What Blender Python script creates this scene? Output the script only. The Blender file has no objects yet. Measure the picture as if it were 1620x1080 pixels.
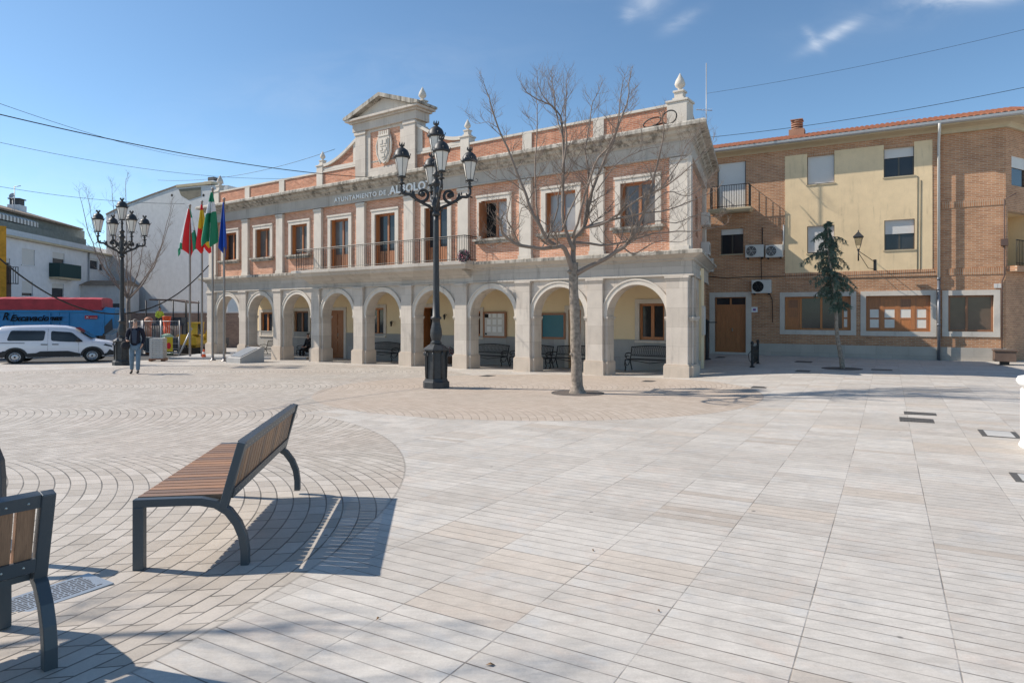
import bpy, math, random
from math import sin, cos, pi, radians, sqrt, atan2
from mathutils import Vector, Matrix

# ------------------------------------------------------------------ camera, sky, sun
S = bpy.context.scene
F, CU, CV, H = 1023.0, 810.0, 497.0, 1.65       # focal length and principal point of the photo in px, eye height
cam_d = bpy.data.cameras.new('camera'); cam = bpy.data.objects.new('camera', cam_d)
S.collection.objects.link(cam); S.camera = cam
cam.location = (0, 0, H); cam.rotation_euler = (radians(90), 0, 0)
cam_d.sensor_width = 36; cam_d.lens = 36*F/1620; cam_d.shift_y = -43/1620
cam_d.clip_start = 0.05; cam_d.clip_end = 3000
S.render.resolution_x = 1024; S.render.resolution_y = 682
S.render.engine = 'CYCLES'
S.view_settings.view_transform = 'Standard'; S.view_settings.look = 'None'
S.view_settings.exposure = 0.24; S.view_settings.gamma = 1
SUN_EL = radians(40.0)
SUN_AZ = atan2(0.19, -0.981)                    # towards the sun, in the xy plane
W = bpy.data.worlds.new('World'); S.world = W; W.use_nodes = True
def build_world():
    nt = W.node_tree; nt.nodes.clear()
    out = nt.nodes.new('ShaderNodeOutputWorld'); bg = nt.nodes.new('ShaderNodeBackground')
    sky = nt.nodes.new('ShaderNodeTexSky'); sky.sky_type = 'NISHITA'; sky.sun_disc = False
    sky.sun_elevation = SUN_EL; sky.sun_rotation = pi/2 - SUN_AZ
    sky.altitude = 1600; sky.air_density = 1.0; sky.dust_density = 0.6; sky.ozone_density = 1.8
    bg.inputs['Strength'].default_value = 0.135
    # thin wisps of cirrus, placed by direction
    tc = nt.nodes.new('ShaderNodeTexCoord')
    sep = nt.nodes.new('ShaderNodeSeparateXYZ'); nt.links.new(tc.outputs['Generated'], sep.inputs[0])
    def m(op, a, b=None, c=None):
        n = nt.nodes.new('ShaderNodeMath'); n.operation = op
        for i, q in enumerate((a, b, c)):
            if q is None: continue
            if isinstance(q, (int, float)): n.inputs[i].default_value = q
            else: nt.links.new(q, n.inputs[i])
        return n.outputs[0]
    yy = m('MAXIMUM', sep.outputs[1], 0.01)
    px = m('DIVIDE', sep.outputs[0], yy); pz = m('DIVIDE', sep.outputs[2], yy)   # gnomonic sky direction
    def blob(cx, cz, ang, rx, rz, k):
        dx = m('SUBTRACT', px, cx); dz = m('SUBTRACT', pz, cz)
        a = m('ADD', m('MULTIPLY', dx, cos(ang)/rx), m('MULTIPLY', dz, sin(ang)/rx))
        b = m('ADD', m('MULTIPLY', dx, -sin(ang)/rz), m('MULTIPLY', dz, cos(ang)/rz))
        r = m('ADD', m('MULTIPLY', a, a), m('MULTIPLY', b, b))
        return m('MULTIPLY', m('POWER', 2.718, m('MULTIPLY', r, -1.0)), k)
    cv = nt.nodes.new('ShaderNodeCombineXYZ'); nt.links.new(px, cv.inputs[0]); nt.links.new(pz, cv.inputs[1])
    mp = nt.nodes.new('ShaderNodeMapping'); nt.links.new(cv.outputs[0], mp.inputs[0])
    mp.inputs['Rotation'].default_value = (0, 0, radians(-28)); mp.inputs['Scale'].default_value = (5, 13, 1)
    no = nt.nodes.new('ShaderNodeTexNoise'); no.inputs['Scale'].default_value = 1.3; no.inputs['Detail'].default_value = 7
    no.inputs['Roughness'].default_value = 0.62; no.inputs['Distortion'].default_value = 0.9
    nt.links.new(mp.outputs[0], no.inputs['Vector'])
    tot = None
    for b in [(.497, .432, .50, .045, .009, .65), (.465, .425, -.9, .018, .007, .5), (.73, .497, .08, .12, .016, .7),
              (.62, .47, .2, .16, .03, .08), (.21, .485, .3, .03, .02, .55), (.18, .462, .4, .012, .010, .5), (.265, .455, .5, .03, .010, .35), (.13,.50,.1,.06,.01,.4),
              (-.25, .36, .2, .25, .05, .10), (-.6, .20, .0, .4, .06, .14)]:
        q = blob(*b); tot = q if tot is None else m('ADD', tot, q)
    mr = nt.nodes.new('ShaderNodeMapRange'); mr.inputs[1].default_value = 0.36; mr.inputs[2].default_value = 0.68
    nt.links.new(no.outputs['Fac'], mr.inputs[0])
    fac = m('MINIMUM', m('MULTIPLY', tot, m('ADD', m('MULTIPLY', mr.outputs[0], .85), .12)), 0.9)
    mx = nt.nodes.new('ShaderNodeMix'); mx.data_type = 'RGBA'
    tn = nt.nodes.new('ShaderNodeVectorMath'); tn.operation = 'MULTIPLY'; tn.inputs[1].default_value = (.88, 1.02, 1.03); nt.links.new(sky.outputs[0], tn.inputs[0])
    nt.links.new(fac, mx.inputs[0]); nt.links.new(tn.outputs[0], mx.inputs[6]); mx.inputs[7].default_value = (6.2, 6.5, 6.9, 1)
    nt.links.new(mx.outputs[2], bg.inputs['Color']); nt.links.new(bg.outputs[0], out.inputs['Surface'])
build_world()
sun_d = bpy.data.lights.new('sun', 'SUN'); sun = bpy.data.objects.new('sun', sun_d); S.collection.objects.link(sun)
sun_d.energy = 4.9; sun_d.angle = radians(0.53); sun_d.color = (1.0, 0.92, 0.82)
sdir = Vector((cos(SUN_AZ)*cos(SUN_EL), sin(SUN_AZ)*cos(SUN_EL), sin(SUN_EL)))
sun.rotation_euler = sdir.to_track_quat('Z', 'Y').to_euler(); sun.location = (-20, 0, 30)

# ------------------------------------------------------------------ helpers
RND = random.Random(7)
COL = S.collection
def sm(e0, e1, x):
    t = max(0, min(1, (x-e0)/(e1-e0))); return t*t*(3-2*t)
def G(x, y):                                     # height of the gently falling plaza
    w = 1 - sm(4.0, 9.5, x)
    y = max(-20, min(y, 46))
    return -0.02*min(y, 8) - 0.02*max(0, y-8)*w
def P(u, v, d): return Vector(((u-CU)/F*d, d, H+(CV-v)/F*d))
def gp(u, v):                                    # point of the ground seen at u, v
    d = F*H/max(1, (v-CV-20))
    for _ in range(60):
        x = (u-CU)/F*d
        zz = G(x, d); dn = F*(H-zz)/(v-CV)
        d = .6*d+.4*dn
    x = (u-CU)/F*d
    return Vector((x, d, G(x, d)))
class MB:
    def __init__(s, xf=None): s.v = []; s.f = []; s.m = []; s.xf = xf; s.sm = []
    def add(s, vs, fs, m=0, smooth=False):
        b = len(s.v)
        for p in vs:
            p = Vector(p); s.v.append(s.xf @ p if s.xf else p)
        for f in fs: s.f.append([b+i for i in f]); s.m.append(m); s.sm.append(smooth)
        return s
    def box(s, x0, x1, y0, y1, z0, z1, m=0):
        vs = [(x, y, z) for z in (z0, z1) for y in (y0, y1) for x in (x0, x1)]
        return s.add(vs, [(0,2,3,1), (4,5,7,6), (0,1,5,4), (2,6,7,3), (0,4,6,2), (1,3,7,5)], m)
    def tube(s, pts, rad, n=6, m=0, cap=True, smooth=True):
        pts = [Vector(p) for p in pts]
        if isinstance(rad, (int, float)): rad = [rad]*len(pts)
        vs = []; fs = []; up = Vector((0, 0, 1))
        d0 = (pts[1]-pts[0]).normalized()
        if abs(d0.z) > .9: up = Vector((1, 0, 0))
        a = d0.cross(up).normalized()
        for i, p in enumerate(pts):
            d = (pts[min(i+1, len(pts)-1)]-pts[max(i-1, 0)]).normalized()
            a = (a - d*a.dot(d)).normalized(); b = d.cross(a)
            for k in range(n):
                t = 2*pi*k/n; vs.append(p + (a*cos(t)+b*sin(t))*rad[i])
        for i in range(len(pts)-1):
            for k in range(n):
                fs.append((i*n+k, i*n+(k+1) % n, (i+1)*n+(k+1) % n, (i+1)*n+k))
        if cap: fs += [tuple(range(n))[::-1], tuple((len(pts)-1)*n+k for k in range(n))]
        return s.add(vs, fs, m, smooth)
    def bar(s, pts, w, t, side, m=0):            # rectangular section swept along pts, w across 'side', t along it
        pts = [Vector(p) for p in pts]; side = Vector(side).normalized(); vs = []; fs = []
        for i, p in enumerate(pts):
            d = (pts[min(i+1, len(pts)-1)]-pts[max(i-1, 0)]).normalized(); q = d.cross(side).normalized()
            vs += [p+side*w/2+q*t/2, p-side*w/2+q*t/2, p-side*w/2-q*t/2, p+side*w/2-q*t/2]
        for i in range(len(pts)-1):
            for k in range(4): fs.append((i*4+k, i*4+(k+1) % 4, i*4+4+(k+1) % 4, i*4+4+k))
        e = (len(pts)-1)*4; fs += [(3, 2, 1, 0), (e, e+1, e+2, e+3)]
        return s.add(vs, fs, m)
    def lathe(s, cx, cy, prof, n=16, m=0, smooth=True, rot=0, sx=1, sy=1):
        vs = []; fs = []
        for r, z in prof:
            for k in range(n): t = 2*pi*k/n+rot; vs.append((cx+sx*r*cos(t), cy+sy*r*sin(t), z))
        for i in range(len(prof)-1):
            for k in range(n): fs.append((i*n+k, i*n+(k+1) % n, (i+1)*n+(k+1) % n, (i+1)*n+k))
        fs += [tuple(range(n))[::-1], tuple((len(prof)-1)*n+k for k in range(n))]
        return s.add(vs, fs, m, smooth)
    def prism(s, poly, y0, y1, m=0, ax='y'):     # poly in the x-z plane pushed from y0 to y1 (ax='z': x-y pushed in z; 'x': y-z pushed in x)
        n = len(poly)
        def mk(a, b, c): return (a, c, b) if ax == 'y' else ((a, b, c) if ax == 'z' else (c, a, b))
        vs = [mk(a, b, y0) for a, b in poly]+[mk(a, b, y1) for a, b in poly]
        fs = [tuple(range(n)), tuple(range(2*n-1, n-1, -1))]+[(i, (i+1) % n+0, (i+1) % n+n, i+n) for i in range(n)]
        return s.add(vs, fs, m)
    def build(s, name, mats, parent=None, bevel=0, off=None):
        me = bpy.data.meshes.new(name); me.from_pydata([tuple(v) for v in s.v], [], s.f)
        if not isinstance(mats, (list, tuple)): mats = [mats]
        for q in mats: me.materials.append(q)
        me.polygons.foreach_set('material_index', s.m); me.polygons.foreach_set('use_smooth', s.sm); me.update()
        o = bpy.data.objects.new(name, me); COL.objects.link(o)
        if parent:
            o.parent = parent
            if 'zoff' in parent: o.location.z = -parent['zoff']
        if bevel:
            b = o.modifiers.new('bevel', 'BEVEL'); b.width = bevel; b.segments = 2; b.limit_method = 'ANGLE'; b.angle_limit = radians(40)
        return o
def tag(o, label=None, cat=None, group=None, kind=None):
    if label: o['label'] = label
    if cat: o['category'] = cat
    if group: o['group'] = group
    if kind: o['kind'] = kind
    return o
def empty(name, loc, rz=0, label=None, cat=None, group=None):
    o = bpy.data.objects.new(name, None); COL.objects.link(o); o.location = loc; o.rotation_euler = (0, 0, rz)
    o.empty_display_size = .2
    return tag(o, label, cat, group)
def copy_tree(o, parent=None, top=True):
    c = o.copy(); COL.objects.link(c); c.parent = parent
    for ch in list(o.children): copy_tree(ch, c, False)
    return c
def sweep(mb, prof, path, m=0):                  # prof: closed list of (outward, z); path in plan, outward on the right hand
    n = len(path); rings = []
    for i, p in enumerate(path):
        p = Vector(p)
        def nrm(a, b): d = (Vector(b)-Vector(a)).normalized(); return Vector((d.y, -d.x))
        if i == 0: q = nrm(path[0], path[1])
        elif i == n-1: q = nrm(path[-2], path[-1])
        else:
            a, b = nrm(path[i-1], path[i]), nrm(path[i], path[i+1]); q = (a+b).normalized(); q = q/max(.3, q.dot(a))
        rings.append([(p.x+q.x*o, p.y+q.y*o, z) for o, z in prof])
    k = len(prof); vs = [v for r in rings for v in r]; fs = []
    for i in range(n-1):
        for j in range(k): fs.append((i*k+j, i*k+(j+1) % k, (i+1)*k+(j+1) % k, (i+1)*k+j))
    fs += [tuple(range(k)), tuple(range((n-1)*k, n*k))[::-1]]
    return mb.add(vs, fs, m)
def holed(mb, x0, x1, z0, z1, y0, y1, holes, m=0, ends=True):   # wall slab with rectangular openings
    xs = sorted({x0, x1} | {q for h in holes for q in h[:2] if x0 < q < x1}); zs = sorted({z0, z1} | {q for h in holes for q in h[2:4] if z0 < q < z1})
    def inh(x, z): return any(h[0] < x < h[1] and h[2] < z < h[3] for h in holes)
    for i in range(len(xs)-1):
        for j in range(len(zs)-1):
            a, b, c, d = xs[i], xs[i+1], zs[j], zs[j+1]
            if inh((a+b)/2, (c+d)/2): continue
            mb.add([(a, y0, c), (b, y0, c), (b, y0, d), (a, y0, d)], [(0, 1, 2, 3)], m)
            mb.add([(a, y1, c), (b, y1, c), (b, y1, d), (a, y1, d)], [(3, 2, 1, 0)], m)
    for h in holes:
        a, b, c, d = h[:4]
        mb.add([(a, y0, c), (a, y1, c), (a, y1, d), (a, y0, d), (b, y0, c), (b, y1, c), (b, y1, d), (b, y0, d)],
               [(0, 1, 2, 3), (7, 6, 5, 4), (0, 4, 5, 1), (3, 2, 6, 7)], m)
    if ends:
        a, b, c, d = x0, x1, z0, z1
        mb.add([(a, y0, c), (a, y1, c), (a, y1, d), (a, y0, d), (b, y0, c), (b, y1, c), (b, y1, d), (b, y0, d)],
               [(3, 2, 1, 0), (4, 5, 6, 7), (3, 7, 6, 2)], m)
    return mb
def arched(mb, x0, x1, z0, z1, y0, y1, cx, r, zs, n=22, m=0):   # wall bay with one round-headed opening
    pts = [(cx-r, z0), (cx-r, zs)]+[(cx-r*cos(pi*i/n), zs+r*sin(pi*i/n)) for i in range(1, n)]+[(cx+r, zs), (cx+r, z0)]
    for y in (y0, y1):
        mb.add([(x0, y, z0), (cx-r, y, z0), (cx-r, y, z1), (x0, y, z1)], [(0, 1, 2, 3)], m)
        mb.add([(cx+r, y, z0), (x1, y, z0), (x1, y, z1), (cx+r, y, z1)], [(0, 1, 2, 3)], m)
        for i in range(1, len(pts)-2):
            a, b = pts[i], pts[i+1]
            mb.add([(a[0], y, a[1]), (b[0], y, b[1]), (b[0], y, z1), (a[0], y, z1)], [(0, 1, 2, 3)], m)
    for i in range(len(pts)-1):
        a, b = pts[i], pts[i+1]
        mb.add([(a[0], y0, a[1]), (a[0], y1, a[1]), (b[0], y1, b[1]), (b[0], y0, b[1])], [(0, 1, 2, 3)], m, smooth=False)
def text_mesh(txt, w, h, depth, name, mat, parent, loc, rot, shear=0, space=1.0, bold=0.0):
    c = bpy.data.curves.new(name, 'FONT'); c.body = txt; c.extrude = depth/2; c.size = 1; c.space_character = space; c.offset = bold; c.shear = shear
    t = bpy.data.objects.new(name+'_tmp', c); COL.objects.link(t)
    bpy.context.view_layer.update()
    me = bpy.data.meshes.new_from_object(t.evaluated_get(bpy.context.evaluated_depsgraph_get()))
    bpy.data.objects.remove(t); me.name = name
    xs = [v.co.x for v in me.vertices]; ys = [v.co.y for v in me.vertices]
    x0, x1, y0, y1 = min(xs), max(xs), min(ys), max(ys)
    for v in me.vertices: v.co.x = (v.co.x-x0)/(x1-x0)*w; v.co.y = (v.co.y-y0)/(y1-y0)*h
    me.materials.clear(); me.materials.append(mat)
    o = bpy.data.objects.new(name, me); COL.objects.link(o); o.parent = parent; o.location = loc; o.rotation_euler = rot
    if parent and 'zoff' in parent: o.location.z -= parent['zoff']
    return o

# ------------------------------------------------------------------ materials
class X:                                          # tiny expression builder over Math nodes
    def __init__(s, nt, k): s.nt = nt; s.k = k
    def op(s, o, *a):
        n = s.nt.nodes.new('ShaderNodeMath'); n.operation = o
        for i, q in enumerate((s,)+a):
            if isinstance(q, X): q = q.k
            if isinstance(q, (int, float)): n.inputs[i].default_value = q
            else: s.nt.links.new(q, n.inputs[i])
        return X(s.nt, n.outputs[0])
    def __add__(s, o): return s.op('ADD', o)
    __radd__ = __add__
    def __sub__(s, o): return s.op('SUBTRACT', o)
    def __rsub__(s, o): return (s*-1)+o
    def __mul__(s, o): return s.op('MULTIPLY', o)
    __rmul__ = __mul__
    def __truediv__(s, o): return s.op('DIVIDE', o)
    def floor(s): return s.op('FLOOR')
    def fract(s): return s.op('FRACT')
    def abs(s): return s.op('ABSOLUTE')
    def sqrt(s): return s.op('SQRT')
    def min(s, o): return s.op('MINIMUM', o)
    def max(s, o): return s.op('MAXIMUM', o)
    def lt(s, o): return s.op('LESS_THAN', o)
    def step(s, a, b):                            # smooth 0..1 from a to b
        n = s.nt.nodes.new('ShaderNodeMapRange'); n.interpolation_type = 'SMOOTHSTEP'
        n.inputs[1].default_value = a; n.inputs[2].default_value = b; s.nt.links.new(s.k, n.inputs[0]); return X(s.nt, n.outputs[0])
def newmat(name):
    m = bpy.data.materials.new(name); m.use_nodes = True; return m, m.node_tree, m.node_tree.nodes['Principled BSDF']
def noise(nt, vec, scale, detail=4, rough=.55, dist=0):
    n = nt.nodes.new('ShaderNodeTexNoise'); n.inputs['Scale'].default_value = scale; n.inputs['Detail'].default_value = detail
    n.inputs['Roughness'].default_value = rough; n.inputs['Distortion'].default_value = dist
    if vec is not None: nt.links.new(vec, n.inputs['Vector'])
    return X(nt, n.outputs['Fac'])
def mapv(nt, vec, sc=(1, 1, 1), rot=(0, 0, 0), loc=(0, 0, 0)):
    n = nt.nodes.new('ShaderNodeMapping'); n.inputs['Scale'].default_value = sc; n.inputs['Rotation'].default_value = rot; n.inputs['Location'].default_value = loc
    nt.links.new(vec, n.inputs[0]); return n.outputs[0]
def mixc(nt, f, a, b):
    n = nt.nodes.new('ShaderNodeMix'); n.data_type = 'RGBA'
    for i, q in ((0, f), (6, a), (7, b)):
        if isinstance(q, X): q = q.k
        if isinstance(q, (int, float)): n.inputs[i].default_value = q
        elif isinstance(q, tuple): n.inputs[i].default_value = (*q[:3], 1)
        else: nt.links.new(q, n.inputs[i])
    return n.outputs[2]
def mulc(nt, c, x):                                # colour times a scalar field
    n = nt.nodes.new('ShaderNodeVectorMath'); n.operation = 'SCALE'
    if isinstance(c, tuple): n.inputs[0].default_value = c[:3]
    else: nt.links.new(c, n.inputs[0])
    nt.links.new(x.k, n.inputs['Scale']); return n.outputs[0]
def bump(nt, bs, hgt, strength=.4, dist=.01):
    b = nt.nodes.new('ShaderNodeBump'); b.inputs['Strength'].default_value = strength; b.inputs['Distance'].default_value = dist
    nt.links.new(hgt.k, b.inputs['Height']); nt.links.new(b.outputs[0], bs.inputs['Normal'])
def objvec(nt): return nt.nodes.new('ShaderNodeTexCoord').outputs['Object']
def xyz(nt, v):
    s = nt.nodes.new('ShaderNodeSeparateXYZ'); nt.links.new(v, s.inputs[0]); return [X(nt, s.outputs[i]) for i in range(3)]
def comb(nt, *a):
    c = nt.nodes.new('ShaderNodeCombineXYZ')
    for i, q in enumerate(a):
        if isinstance(q, X): nt.links.new(q.k, c.inputs[i])
        else: c.inputs[i].default_value = q
    return c.outputs[0]
def wnoise(nt, a, b=0.0):
    n = nt.nodes.new('ShaderNodeTexWhiteNoise'); n.noise_dimensions = '3D'; nt.links.new(comb(nt, a, b, 0.0), n.inputs['Vector']); return X(nt, n.outputs['Value'])
def plain(name, c, rough=.6, metal=0, var=.12, sc=3.0, spec=.4, bmp=0, bsc=40, trans=0, coat=0):
    m, nt, bs = newmat(name); v = objvec(nt)
    n = noise(nt, v, sc, 6)
    nt.links.new(mulc(nt, tuple(c), (n-.5)*(var*2)+1), bs.inputs['Base Color'])
    bs.inputs['Roughness'].default_value = rough; bs.inputs['Metallic'].default_value = metal
    bs.inputs['Specular IOR Level'].default_value = spec; bs.inputs['Coat Weight'].default_value = coat
    if bmp: bump(nt, bs, noise(nt, v, bsc, 3), bmp, .004)
    return m
def stone(name, c, stain=.35, block=None, dark=(.13, .12, .105), rough=.8, heavy=0.0):
    m, nt, bs = newmat(name); v = objvec(nt); x, y, z = xyz(nt, v)
    base = mulc(nt, tuple(c), (noise(nt, v, 2.2, 7)-.5)*.34+(noise(nt, v, 25, 3)-.5)*.14+1)
    streak = noise(nt, comb(nt, x*5.0, y*5.0, z*.55), 1.0, 6, .65, .4).step(.5-heavy*.1, .74-heavy*.1)
    patch = noise(nt, v, .9, 5, .6, .6).step(.38-heavy*.1, .66-heavy*.12)
    col = mixc(nt, streak*patch*stain, base, dark)
    h = noise(nt, v, 30, 4)
    if block:
        bt = nt.nodes.new('ShaderNodeTexBrick'); nt.links.new(comb(nt, x+y, z, 0.0), bt.inputs['Vector'])
        for k, q in (('Scale', 1), ('Brick Width', block[0]), ('Row Height', block[1]), ('Mortar Size', .006), ('Mortar Smooth', .3)): bt.inputs[k].default_value = q
        bt.inputs['Color1'].default_value = (1, 1, 1, 1); bt.inputs['Color2'].default_value = (.80, .79, .78, 1); bt.inputs['Mortar'].default_value = (.62, .6, .57, 1)
        mm = nt.nodes.new('ShaderNodeMix'); mm.data_type = 'RGBA'; mm.blend_type = 'MULTIPLY'; mm.inputs[0].default_value = .8
        nt.links.new(col, mm.inputs[6]); nt.links.new(bt.outputs['Color'], mm.inputs[7]); col = mm.outputs[2]
    nt.links.new(col, bs.inputs['Base Color']); bs.inputs['Roughness'].default_value = rough; bs.inputs['Specular IOR Level'].default_value = .25
    bump(nt, bs, h, .25, .008); return m
def brickmat(name, c1, c2, mortar, bw=.25, rh=.062, ms=.008, stain=.3, darkspots=0.0, soldier=False):
    m, nt, bs = newmat(name); v = objvec(nt); x, y, z = xyz(nt, v)
    bt = nt.nodes.new('ShaderNodeTexBrick'); nt.links.new(comb(nt, x+y, z, 0.0), bt.inputs['Vector'])
    if soldier: bw, rh = rh, bw; bt.offset = 0.0
    for k, q in (('Scale', 1), ('Brick Width', bw), ('Row Height', rh), ('Mortar Size', ms), ('Mortar Smooth', .2), ('Bias', -.1)): bt.inputs[k].default_value = q
    bt.inputs['Color1'].default_value = (*c1, 1); bt.inputs['Color2'].default_value = (*c2, 1); bt.inputs['Mortar'].default_value = (*mortar, 1)
    big = noise(nt, v, .8, 6, .6); med = noise(nt, comb(nt, x*2.5, y*2.5, z*6.0), 1.0, 5, .6)
    col = mulc(nt, bt.outputs['Color'], (big-.5)*.7+(med-.5)*.6+1)
    pale = noise(nt, comb(nt, x*1.2+9.0, y, z*2.0), 1.6, 7, .7, .5).step(.56, .75)
    col = mixc(nt, pale*stain, col, tuple(min(1, q*1.5+.08) for q in c1))
    if darkspots:
        ds = noise(nt, comb(nt, x*3.0, y*3.0, z*5.0), 1.3, 6, .7).step(.6, .72); col = mixc(nt, ds*darkspots, col, (.06, .04, .03))
    nt.links.new(col, bs.inputs['Base Color']); bs.inputs['Roughness'].default_value = .85; bs.inputs['Specular IOR Level'].default_value = .2
    bump(nt, bs, X(nt, bt.outputs['Fac'])*-1+med*.3, .5, .01); return m
def woodmat(name, c, rough=.5, sc=(14, 14, 1.2), var=.5):
    m, nt, bs = newmat(name); v = objvec(nt)
    oi = nt.nodes.new('ShaderNodeObjectInfo'); rn = X(nt, oi.outputs['Random'])
    n = noise(nt, mapv(nt, v, sc), 2.0, 6, .6, 1.2)
    nt.links.new(mulc(nt, mixc(nt, rn, tuple(q*1.1 for q in c), tuple(q*.45+.04 for q in c)), (n-.5)*var*2+1), bs.inputs['Base Color']); bs.inputs['Roughness'].default_value = rough
    bump(nt, bs, n, .15, .004); return m
def glassmat(name, c=(.03, .035, .04), rough=.04, see=0.0):
    m, nt, bs = newmat(name); v = objvec(nt)
    n = noise(nt, v, 1.1, 3)
    nt.links.new(mulc(nt, tuple(c), n*1.2+.4), bs.inputs['Base Color']); bs.inputs['Roughness'].default_value = rough; bs.inputs['Specular IOR Level'].default_value = .5
    if see: bs.inputs['Transmission Weight'].default_value = see; bs.inputs['IOR'].default_value = 1.05
    return m

def ground_mat():
    m, nt, bs = newmat('plaza_paving'); g = nt.nodes.new('ShaderNodeNewGeometry').outputs['Position']
    x, y, z = xyz(nt, g)
    A, B = (-.864, .503), (.503, .864)
    # --- slabs: long seams one way, close sawn grooves the other way
    a = (x*A[0]+y*A[1]); b = (x*B[0]+y*B[1]); SW, PW = .70, .1255
    n1 = noise(nt, g, .35, 5, .6); n2 = noise(nt, mapv(nt, g, (2.2, 2.2, 1)), 2.0, 8, .72, .5); n3 = noise(nt, g, 75, 6, .85)
    wob = (noise(nt, g, 1.7, 4, .7)-.5)*.012
    ca = ((a+.30)/SW).floor(); fa = (((a+.30)/SW).fract()-.5).abs()*-1+.5
    rb = (b/PW).floor(); fb = ((b/PW).fract()-.5).abs()*-1+.5
    grp = (rb/3.0+.01).floor(); b3 = ((b/(PW*3)).fract()-.5).abs()*-1+.5
    r1 = wnoise(nt, ca, grp); r2 = wnoise(nt, ca+17.0, rb+5.0); r3 = wnoise(nt, grp+2.0, ca*1.0+31.0)
    cs = mixc(nt, r1, (.475, .435, .385), (.565, .525, .47))
    sh = comb(nt, x+r1*7.0, y+r3*9.0, 0.0)                      # a different piece of vein in every slab
    v1 = noise(nt, sh, 1.6, 6, .7, 1.0); v2 = noise(nt, sh, 2.3, 6, .7, .6)
    cs = mixc(nt, v1.step(.50, .72)*.55, cs, (.54, .445, .375)); cs = mixc(nt, (v2*-1+1).step(.50, .70)*.5, cs, (.46, .46, .45))
    cs = mixc(nt, r3.step(.86, .97)*.5, cs, (.50, .42, .34))
    cs = mixc(nt, (r2.step(.975, .99))*.55, cs, (.40, .33, .265))
    cs = mulc(nt, cs, (n1-.5)*.3+(n2-.5)*.62+(n3-.5)*.6+1)
    fine = noise(nt, mapv(nt, g, (3, 22, 1), (0, 0, radians(-30))), 1.6, 4)
    cs = mulc(nt, cs, (fine-.5)*.30+1)
    blot = noise(nt, mapv(nt, g, (1.0, 2.6, 1), (0, 0, radians(-30))), 1.1, 8, .72, .8).step(.5, .72); cs = mixc(nt, blot*.35, cs, (.33, .30, .265))
    gn = noise(nt, mapv(nt, g, (1, 1, 1)), 1.3, 5, .75).step(.3, .7)
    sub = ((fb*PW+wob*.25).step(.0018, .0054)*-1+1)*(gn*.5+.38)
    big = ((b3*PW*3+wob*.3).step(.0022, .0062)*-1+1)*(gn*.4+.60)
    sj = ((fa*SW)+wob*.5).step(.0015, .0060)*-1+1
    jn = sub.max(big).max(sj*(noise(nt, g, 2.3, 4, .7).step(.35, .65)*.6+.12))
    cs = mixc(nt, jn*.98, cs, (.10, .08, .065))
    # --- curved sett courses (scalloped bands)
    PER, R = 6.2, 4.0
    def setts(ox, oy, dirx, diry):
        u = (x-ox)*dirx+(y-oy)*diry; t = (x-ox)*(-diry)+(y-oy)*dirx
        tt = ((t/PER+.5).fract()-.5)*PER; band = (t/PER+.5).floor()
        c = (u-((tt*tt*-1+R*R).max(.01).sqrt()-R)*1.0)/.150
        ci = c.floor(); fc = ((c.fract()-.5).abs()*-1+.5)*.150
        s = (tt/R).op('ARCSINE')*R
        sc = (s/.25+wnoise(nt, ci, band)); si = sc.floor(); fs = ((sc.fract()-.5).abs()*-1+.5)*.25
        cosw = ((tt*tt*-1+R*R).max(.01).sqrt()/R)
        j = (fc*cosw).min(fs); return ci, si, j
    ci, si, j = setts(-1.35, 5.7, .985, .17)
    rr = wnoise(nt, ci+.5, si+.25)
    cc = mixc(nt, rr, (.41, .365, .31), (.53, .48, .42))
    warm = noise(nt, g, .28, 3).step(.42, .6)
    cc = mixc(nt, warm*.25, cc, (.46, .37, .30))
    cc = mulc(nt, cc, (n1-.5)*.3+(n2-.5)*.5+(n3-.5)*.6+1)
    jt = (j+wob*.7).step(.003, .0085)*-1+1
    cc = mixc(nt, jt*(noise(nt, g, 2.1, 3).step(.3, .6)*.35+.55), cc, (.10, .088, .075))
    # --- where the setts lie
    def circ(cx, cy, r, ey=1.0): return (((x-cx)*(x-cx)+(y-cy)*(y-cy)*ey).sqrt()-r)
    d1 = circ(-9.15, 6.3, 8.0); d2 = circ(.6, 17.0, 5.6); d3 = circ(-10.5, 19.5, 9.5)
    d = d1.min(d3).min(d2)
    rust = (d2*-1).step(-.02, .02)
    cc = mixc(nt, rust*.38, cc, (.50, .38, .285))
    mask = d.lt(0.0)
    col = mixc(nt, mask, cs, cc)
    ring = (d.abs()).step(.006, .016)*-1+1
    col = mixc(nt, ring*.35, col, (.11, .10, .085))
    # --- gum and grit
    vo = nt.nodes.new('ShaderNodeTexVoronoi'); vo.inputs['Scale'].default_value = 2.3; nt.links.new(g, vo.inputs['Vector'])
    spot = X(nt, vo.outputs['Distance']).step(.03, .055)*-1+1
    keep = xyz(nt, vo.outputs['Color'])[0].step(.25, .3)
    col = mixc(nt, spot*keep*.75, col, (.13, .12, .11))
    dirt = noise(nt, g, .9, 8, .7, .8).step(.56, .74); col = mixc(nt, dirt*.22, col, (.24, .21, .175))
    nt.links.new(col, bs.inputs['Base Color']); bs.inputs['Roughness'].default_value = .62; bs.inputs['Specular IOR Level'].default_value = .3
    hh = (jn*(mask*-1+1)+jt*mask)*-1+n2*.25+n3*.12
    bump(nt, bs, hh, .55, .006)
    return m

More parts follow.
